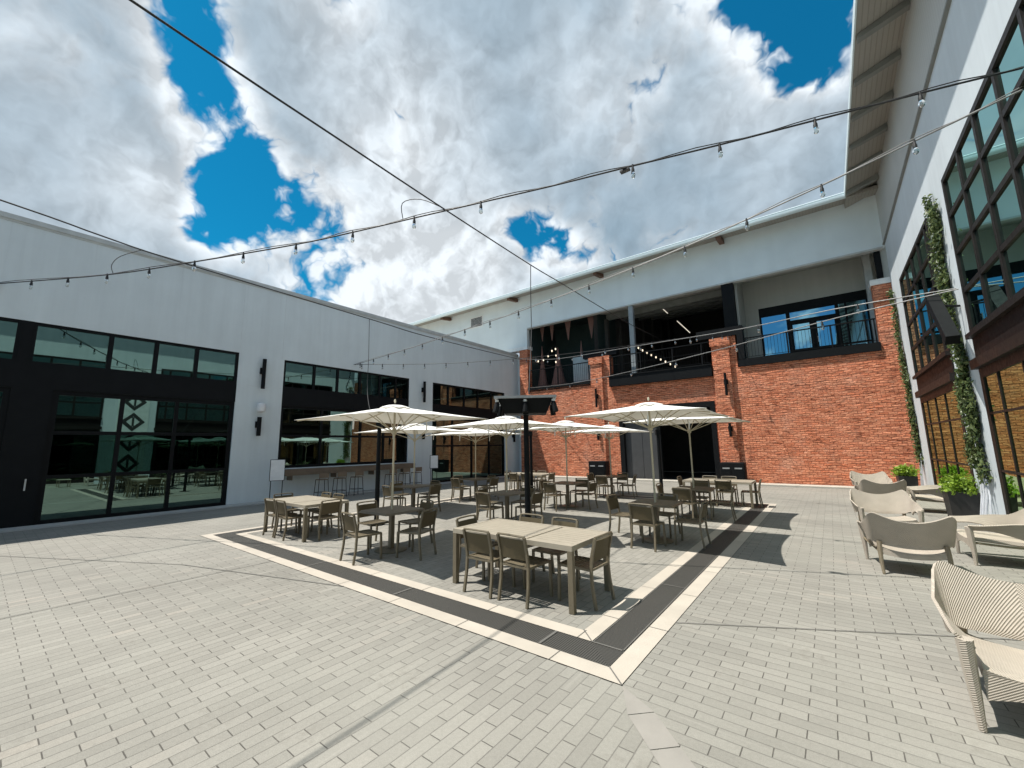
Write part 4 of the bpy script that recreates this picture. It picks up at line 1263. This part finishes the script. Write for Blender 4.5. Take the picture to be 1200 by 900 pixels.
def make_umbrella():
    t = thing('parasol', 'x', 'umbrella', (0, 0, 0))
    H = 2.5; A = 0.265; hs = 1.32
    MB().lathe([(0.021, 0.03), (0.021, H + A - 0.06)], 10).build('pole', M['cream_metal'], t, True)
    ring = []
    for k in range(48):
        a = 2 * math.pi * k / 48
        ca, sa = math.cos(a), math.sin(a)
        q = max(abs(ca), abs(sa))
        rsq = hs / q
        # edges between the corners sag inwards and lift a little
        m_ = 1 - (min(abs(ca), abs(sa)) / q)
        ins = 1 - 0.095 * (1 - (1 - m_) ** 2)
        ring.append((ca * rsq * ins, sa * rsq * ins, m_))
    def cv(r, k):
        x, y, m_ = ring[k % 48]
        rib = 0.5 + 0.5 * math.cos(2 * math.pi * k / 6)         # eight ribs
        sag = -0.045 * (1 - rib) * math.sin(math.pi * r) 
        z = H + A * (1 - r) ** 1.12 + 0.03 * m_ * r + sag
        return (x * r, y * r, z)
    nr = 8
    vs = [(0, 0, H + A)]; fs = []
    for i in range(1, nr + 1):
        for k in range(48): vs.append(cv(i / nr, k))
    for k in range(48): fs.append((0, 1 + k, 1 + (k + 1) % 48))
    for i in range(nr - 1):
        for k in range(48):
            a = 1 + i * 48 + k; b = 1 + i * 48 + (k + 1) % 48
            fs.append((a, a + 48, b + 48, b))
    cm = MB(); cm.add(vs, fs)
    cn = cm.build('canopy', M['canvas'], t, True)
    md = cn.modifiers.new('thickness', 'SOLIDIFY'); md.thickness = 0.006; md.offset = -1
    vm = MB()
    vs = []; fs = []
    for i, (r, z) in enumerate(((0.02, 0.055), (0.14, 0.042), (0.25, 0.012), (0.29, -0.012))):
        for k in range(16):
            a = 2 * math.pi * k / 16
            vs.append((r * math.cos(a), r * math.sin(a), H + A - 0.03 + z + (0.012 * math.cos(8 * a) if i == 3 else 0)))
    for i in range(3):
        for k in range(16): fs.append((i * 16 + k, (i + 1) * 16 + k, (i + 1) * 16 + (k + 1) % 16, i * 16 + (k + 1) % 16))
    fs.append(tuple(range(16)))
    vm.add(vs, fs); vv = vm.build('vent_cap', M['canvas'], cn, True)
    MB().lathe([(0.012, 0.0), (0.022, 0.03), (0.018, 0.06), (0.006, 0.075)], 8, (0, 0, H + A + 0.06)).build('finial', M['cream_metal'], t, True)
    MB().lathe([(0.035, 0), (0.05, 0.02), (0.05, 0.09), (0.035, 0.11)], 10, (0, 0, H - 0.30)).build('runner', M['cream_metal'], t, True)
    MB().lathe([(0.035, 0), (0.045, 0.02), (0.045, 0.06), (0.03, 0.08)], 10, (0, 0, H + A - 0.13)).build('hub', M['cream_metal'], t, True)
    for k in range(8):
        kk = k * 6
        pts = []
        for r in (0.04, 0.3, 0.6, 0.97):
            x, y, z = cv(r, kk); pts.append((x, y, z - 0.022))
        rb_ = MB().tube(pts, 0.012, 5).build('rib', M['cream_metal'], t, True)
        x, y, z = cv(0.52, kk)
        MB().tube([(0.05 * math.cos(kk * math.pi / 24), 0.05 * math.sin(kk * math.pi / 24), H - 0.24), (x, y, z - 0.03)], 0.010, 5).build('strut', M['cream_metal'], rb_, True)
    for k in (14, 38):
        x, y, z = cv(0.9, k)
        MB().tube([(x, y, z), (x + 0.01, y, z - 0.14), (x - 0.01, y + 0.01, z - 0.26)], [0.010, 0.016, 0.012], 5).build('tie_strap', M['canvas'], cn, True)
    return t


umb0 = make_umbrella()
for i, (x, y, tip, nm) in enumerate(umbs):
    o = umb0 if i == 0 else copy_tree(umb0)
    o.location = (x, y, tip - 2.5)
    o.rotation_euler = (0, 0, R(rnd.uniform(-2.5, 2.5)))
    tag(o, f'cream square canvas parasol: the {nm}', 'umbrella', 'cream parasols over the tables')
    square_table(x, y, f'square pedestal table under the {nm}', rz=R(rnd.uniform(-2, 2)))
    for face, px_, py_, w_ in ((0, 0.02, -0.66, 'on camera side of'), (180, -0.03, 0.66, 'on brick wall side of'), (90, 0.68, 0.0, 'to the right of'), (-90, -0.68, 0.02, 'to the left of')):
        jx, jy, jr = rnd.uniform(-0.06, 0.06), rnd.uniform(-0.06, 0.06), rnd.uniform(-8, 8)
        if i == 0 and face == 0: jx, jr = 0.12, -4
        if i == 0 and face == 90: jx, jy, jr = 0.06, -0.02, 12
        chair(x + px_ + jx, y + py_ + jy, face + jr, f'olive chair {w_} table under {nm}')


# ------------------------------------------------------------------ woven lounge chairs
def make_lounge():
    t = thing('lounge_chair', 'x', 'armchair', (0, 0, 0))
    W_, Dp = 0.345, 0.42            # half width of the back, half depth
    def sm_(x): x = min(1, max(0, x)); return x * x * (3 - 2 * x)
    def plan(a, s):
        """a 0..1: centre of the back, its wing, then the arm running forward"""
        if a < 0.45:
            k = a / 0.45
            return s * W_ * k, -Dp + 0.05 * k ** 3
        if a < 0.62:
            k = (a - 0.45) / 0.17
            return s * (W_ + 0.13 * math.sin(k * math.pi / 2)), -Dp + 0.05 + 0.13 * k ** 1.4
        k = (a - 0.62) / 0.38
        return s * (W_ + 0.13 - 0.045 * k), -Dp + 0.18 + (2 * Dp - 0.18) * k
    def shell(uu, v):
        u = -1 + 2 * uu
        a = abs(u); s = 1 if u >= 0 else -1
        x, y = plan(a, s)
        tb = 0.745 + 0.115 * (min(a, 0.45) / 0.45) ** 2.2
        top = tb + (0.655 - tb) * sm_((a - 0.46) / 0.19) + (0.585 - 0.655) * sm_((a - 0.64) / 0.34)
        bb_ = 0.365 + 0.03 * (a / 0.45) ** 2
        wid = 0.29 + (0.08 - 0.29) * sm_((a - 0.56) / 0.36)
        bot = bb_ + (top - wid - bb_) * sm_((a - 0.47) / 0.17)
        z = bot + (top - bot) * v
        lean = max(0, (z - 0.40) / 0.46)
        fade = 1 - sm_((a - 0.50) / 0.24)
        y -= 0.20 * lean * fade
        x += s * 0.055 * lean * (min(a, 0.45) / 0.45) ** 2 * fade
        x += s * (0.09 * (v - 0.3)) * sm_((a - 0.56) / 0.15)        # arms roll outwards
        y += 0.03 * math.cos(a / 0.45 * math.pi / 2) * (-1) * fade   # the back is slightly hollow
        return (x, y, z)
    MB().grid(shell, 64, 12, 0.020).build('back_shell', M['weave'], t, True)
    def seat(u, v):
        x = -0.35 + 0.70 * u; y = -0.43 + 0.83 * v
        r = (2 * u - 1)
        z = 0.335 + 0.055 * v - 0.035 * (1 - r * r) * (1 - v * 0.5) + 0.02 * r ** 4
        if v > 0.93: z -= 0.02
        return (x * (1 + 0.06 * v), y, z)
    MB().grid(seat, 14, 12, 0.050).build('seat', M['weave'], t, True)
    def skirt(u, v):
        x = -0.375 + 0.75 * u
        return (x, 0.392 + 0.012 * (1 - (2 * u - 1) ** 2), 0.355 - (0.09 + 0.07 * (2 * u - 1) ** 2) * v)
    MB().grid(skirt, 12, 3, 0.018).build('skirt', M['weave'], t, True)
    def rear(u, v):
        x = -0.36 + 0.72 * u
        return (-x, -0.435, 0.325 - 0.045 * (1 - (2 * u - 1) ** 2) - 0.055 * v)
    MB().grid(rear, 12, 2, 0.018).build('rear_rail', M['weave'], t, True)
    for s in (-1, 1):
        x = s * (W_ + 0.095)
        MB().tube([(x, Dp - 0.01, 0.565), (x * 0.99, Dp - 0.02, 0.40), (x * 0.97, Dp - 0.03, 0.2), (x * 0.955, Dp - 0.03, 0.0)], [0.046, 0.040, 0.031, 0.020], 8).build('leg', M['weave'], t, True)
        MB().tube([(s * (W_ + 0.01), -0.405, 0.44), (s * (W_ + 0.015), -0.42, 0.32), (s * (W_ + 0.02), -0.45, 0.16), (s * (W_ + 0.015), -0.49, 0.0)], [0.030, 0.030, 0.024, 0.017], 8).build('leg', M['weave_leg'], t, True)
        MB().tube([(s * 0.36, -0.41, 0.29), (s * 0.385, 0.0, 0.30), (s * (W_ + 0.08), 0.37, 0.33)], 0.018, 6).build('side_rail', M['weave_leg'], t, True)
    return t


lg0 = make_lounge()
lounges = [  # x, y, facing deg from +Y ccw, label
    (1.03, 4.63, 178, 'woven lounge chair at the bottom right corner, closest to the camera'),
    (0.73, 8.72, 5, 'woven lounge chair seen from behind, dark back, second along the paving'),
    (0.74, 11.5, 186, 'pale woven lounge chair facing the camera beyond the nearest dark backed one'),
    (0.95, 15.65, 8, 'woven lounge chair farther off whose dark back shows above a pale one'),
    (0.93, 18.45, 184, 'farthest woven lounge chair, facing the camera in front of the brick wall'),
    (2.0, 15.9, 90, 'woven lounge chair turned left, just beyond the nearer planter'),
    (1.93, 9.95, 93, 'woven lounge chair turned left by the right edge, in front of the nearer planter'),
    (2.06, 7.05, 84, 'woven lounge chair turned left mostly hidden at the right picture edge'),
]
for i, (x, y, a, lab) in enumerate(lounges[:7]):
    o = lg0 if i == 0 else copy_tree(lg0)
    o.location = (x, y, 0.004)
    o.rotation_euler = (0, 0, R(a))
    tag(o, lab, 'armchair', 'woven lounge chairs along the right side')
# low table at the corner of the frame
t = thing('side_table', 'low pale side table cut by the bottom right picture edge', 'side table', (0.985, 3.37, 0.004), R(-4), 'side tables')
MB().bevbox(-0.30, 0.30, -0.26, 0.26, 0.40, 0.43, 0.03).build('tabletop', M['taupe_top'], t)
for sx in (-1, 1):
    for sy in (-1, 1): MB().box(sx * 0.26 - 0.018, sx * 0.26 + 0.018, sy * 0.22 - 0.018, sy * 0.22 + 0.018, 0, 0.40).build('leg', M['weave_leg'], t)


# ------------------------------------------------------------------ planters and ivy
def planter(x, y, s, h, label, rz=0.0, nl=900):
    t = thing('planter', label, 'planter', (x, y, 0.004), rz, 'black planters of lime green plants')
    b = s * 0.86
    mb = MB()
    mb.add([(sx * w / 2, sy * w / 2, z) for z, w in ((0, b), (h, s), (h, s - 0.07), (h - 0.06, s - 0.08)) for sx, sy in ((-1, -1), (1, -1), (1, 1), (-1, 1))],
           [(3, 2, 1, 0)] + [(4 * k + i, 4 * k + (i + 1) % 4, 4 * k + 4 + (i + 1) % 4, 4 * k + 4 + i) for k in range(3) for i in range(4)])
    mb.build('pot', M['planter'], t)
    MB().poly([(-s / 2 + 0.04, -s / 2 + 0.04), (s / 2 - 0.04, -s / 2 + 0.04), (s / 2 - 0.04, s / 2 - 0.04), (-s / 2 + 0.04, s / 2 - 0.04)], h - 0.05).build('soil', M['soil'], t)
    pts = []
    for c in range(26):
        cx, cy = rnd.uniform(-s * 0.40, s * 0.40), rnd.uniform(-s * 0.40, s * 0.40)
        cz = h + rnd.uniform(0.02, 0.34) * (1 - 0.5 * (abs(cx) + abs(cy)) / s)
        for k in range(nl // 26):
            pts.append((cx + rnd.gauss(0, 0.085), cy + rnd.gauss(0, 0.085), max(h - 0.05, cz + rnd.gauss(0, 0.065))))
    MB().leaves(pts, 0.085).build('foliage', M['lime_leaf'], t)
    sm = MB()
    for c in range(9):
        cx, cy = rnd.uniform(-0.15, 0.15), rnd.uniform(-0.15, 0.15)
        sm.tube([(cx, cy, h - 0.05), (cx * 1.7, cy * 1.7, h + 0.25)], [0.008, 0.004], 4)
    sm.build('stem', M['lime_leaf'], t)
    return t
planter(2.36, 14.75, 0.54, 0.66, 'black planter of lime green leaves beside the ivy pier on the right', 0.05, 1400)
planter(2.06, 20.9, 0.52, 0.62, 'black planter of lime green leaves in the corner against the brick wall', 0.05, 1100)


def ivy(label, strands, nleaf, lsize):
    b = strands[0][0]
    t = thing('ivy_vine', label, 'climbing plant', fR(b[0], 0.0, 0.0), world=True, group='ivy climbing the right wall piers')
    sm = MB(); lm = MB(); tr = MB()
    for st in strands:
        pts = smooth_path([fR(s, z, 0.035 + 0.02 * math.sin(z * 5)) for s, z in st], 5)
        sm.tube(pts, 0.011, 5)
        L = length(pts)
        lp = []
        n = int(L * nleaf)
        for k in range(n):
            d = rnd.uniform(0, L * 0.999)
            c = along(pts, d)
            w = 0.105 + 0.07 * max(0, math.sin(d * 3.1 + st[0][0] * 7)) + 0.035 * math.sin(d * 7.7)
            lp.append((c.x - abs(rnd.gauss(0.03, 0.06)), c.y + rnd.gauss(0, w), c.z + rnd.gauss(0, 0.06)))
        for q in range(int(L * 1.6)):
            c = along(pts, rnd.uniform(0.2, L * 0.98)); sg = rnd.choice((-1, 1)); ln = rnd.uniform(0.15, 0.42)
            tip = c + Vector((-0.10, sg * ln, rnd.uniform(-0.25, 0.15)))
            sm.tube([c, (c + tip) / 2 + Vector((-0.03, 0, 0.04)), tip], [0.007, 0.005, 0.003], 4)
            lp += [tuple(c + (tip - c) * rnd.uniform(0.2, 1.05) + Vector((rnd.gauss(0, 0.02), rnd.gauss(0, 0.025), rnd.gauss(0, 0.03)))) for _ in range(int(ln * 34))]
        lm.leaves(lp, lsize, (-1, 0, 0.25))
    s_ = sm.build('stem', M['ivy_stem'], t, True)
    lm.build('foliage', M['ivy_leaf'], t)
    return t, s_

t, s_ = ivy('tall twisting ivy climbing the pier between the two right windows', [
    [(13.75, 1.2), (13.95, 1.7), (13.65, 2.3), (13.85, 3.0), (13.55, 3.7), (13.9, 4.4), (13.75, 5.2), (14.05, 5.9), (13.7, 6.6), (13.95, 7.3), (13.85, 7.85)],
    [(14.15, 1.5), (13.8, 2.2), (14.05, 2.9), (13.65, 3.4), (13.7, 4.2), (14.1, 5.0), (13.75, 5.6), (13.95, 6.4), (13.55, 7.0), (13.6, 7.55)],
    [(13.5, 1.0), (13.6, 1.8), (13.4, 2.6), (13.6, 3.2)]], 300, 0.105)
tm = MB()
for k in range(6):
    y = 13.3 + 0.13 * k
    tm.tube([(2.50 - 0.05 * (k % 2), y + 0.1 * math.sin(k), 0.0), (2.56, y + 0.08 * math.sin(k * 2.1), 0.7), (2.61, 13.6 + 0.07 * k, 1.6)], [0.020, 0.016, 0.012], 5)
tm.build('trunk', plain('pale_trunk', (0.60, 0.62, 0.66), 0.8), t, True)
t, s_ = ivy('narrow ivy climbing the far end of the right wall beside the brick', [
    [(21.9, 1.2), (21.6, 2.0), (21.9, 2.9), (21.65, 3.7), (21.95, 4.6), (21.75, 5.4), (22.0, 6.3), (21.8, 7.0), (21.9, 7.9)],
    [(21.5, 1.0), (21.75, 1.8), (21.5, 2.6), (21.8, 3.4), (21.6, 4.3), (21.85, 5.2)]], 170, 0.11)
tm = MB()
for k in range(4): tm.tube([(2.5, 21.3 + 0.15 * k, 0.0), (2.6, 21.5 + 0.1 * k, 1.4)], [0.02, 0.012], 5)
tm.build('trunk', M['ivy_stem'], t, True)


# ------------------------------------------------------------------ bar counter, stools, signs, bins
t = thing('bar_counter', 'long brown timber counter under the serving window on the left wall', 'counter', (-16.8, 10.3, 0.9), world=True)
MB().box(-17.0 + 0.003, -16.42, 7.25, 13.42, 0.93, 1.16).build('counter_top', M['timber'], t)
mb = MB()
for s in (7.6, 9.4, 11.2, 13.0): mb.box(-16.997, -16.60, s - 0.02, s + 0.02, 0.74, 0.93)
mb.build('bracket', M['timber'], t)

def make_stool():
    t = thing('bar_stool', 'x', 'stool', (0, 0, 0))
    for sx in (-1, 1):
        for sy in (-1, 1):
            MB().tube([(sx * 0.21, sy * 0.20, 0), (sx * 0.17, sy * 0.165, 0.72)], 0.013, 5).build('leg', M['black_metal'], t)
    MB().bevbox(-0.19, 0.19, -0.19, 0.19, 0.72, 0.755, 0.03).build('seat', M['timber'], t)
    mb = MB()
    for a, b in (((-1, -1), (1, -1)), ((1, -1), (1, 1)), ((1, 1), (-1, 1)), ((-1, 1), (-1, -1))):
        mb.tube([(a[0] * 0.197, a[1] * 0.19, 0.25), (b[0] * 0.197, b[1] * 0.19, 0.25)], 0.009, 5)
    mb.build('foot_ring', M['black_metal'], t)
    MB().box(-0.19, 0.19, -0.20, -0.18, 0.80, 0.99).build('backrest', M['timber'], t)
    mb = MB(); mb.box(-0.18, -0.16, -0.195, -0.18, 0.755, 0.99).box(0.16, 0.18, -0.195, -0.18, 0.755, 0.99); mb.build('back_frame', M['black_metal'], t)
    return t
st0 = make_stool()
for i, (y, lab) in enumerate(((8.45, 'first'), (9.2, 'second'), (9.95, 'third'), (11.65, 'fourth'), (12.4, 'fifth'), (13.1, 'sixth'))):
    o = st0 if i == 0 else copy_tree(st0)
    o.location = (-15.95, y, 0.004); o.rotation_euler = (0, 0, R(90 + rnd.uniform(-6, 6)))
    tag(o, f'brown bar stool at the timber counter, {lab} from the left', 'stool', 'bar stools at the counter')


def sign_stand(x, y, rz, h, w, label, bh=0.46):
    t = thing('sign_stand', label, 'sign', (x, y, 0.004), rz, 'white notice boards on black stands')
    mb = MB()
    for s in (-1, 1): mb.tube([(s * w * 0.42, 0.0, 0.02), (s * w * 0.42, 0.03, h)], 0.014, 5)
    mb.box(-w * 0.55, w * 0.55, -0.14, 0.14, 0.0, 0.02)
    mb.build('stand_frame', M['black_metal'], t)
    fm = MB(); fm.box(-w / 2 - 0.02, w / 2 + 0.02, -0.03, 0.005, h - bh - 0.02, h + 0.02); f_ = fm.build('board_frame', M['black_metal'], t)
    MB().box(-w / 2, w / 2, -0.036, -0.031, h - bh, h).build('board', M['white_board'], f_)
    return t
sign_stand(-15.9, 6.75, R(70), 1.55, 0.44, 'white notice board on a tall black stand left of the serving window', 0.72)
sign_stand(-16.1, 14.35, R(70), 1.5, 0.40, 'white notice board on a black stand between the counter and far doors', 0.62)


def bin_unit(x, label):
    t = thing('waste_bin', label, 'waste bin', (x, 21.85, 0.07), 0, 'black twin waste bins against the brick')
    MB().bevbox(-0.52, 0.52, -0.26, 0.26, 0.0, 0.93, 0.03).build('cabinet', M['black_metal'], t)
    for s in (-1, 1):
        mb = MB(); mb.box(s * 0.255 - 0.2, s * 0.255 + 0.2, -0.275, -0.262, 0.05, 0.60); d_ = mb.build('door', M['black_frame'], t)
        MB().box(s * 0.255 - 0.15, s * 0.255 + 0.15, -0.285, -0.264, 0.64, 0.70).build('flap', M['hood_top'], t)
    return t
bin_unit(-10.62, 'black twin waste bin at the foot of the left brick pilaster')
bin_unit(-3.75, 'black twin waste bin at the foot of the right brick pilaster')

# helper keys are not part of the scene
for o in scene.objects:
    if '_base' in o: del o['_base']
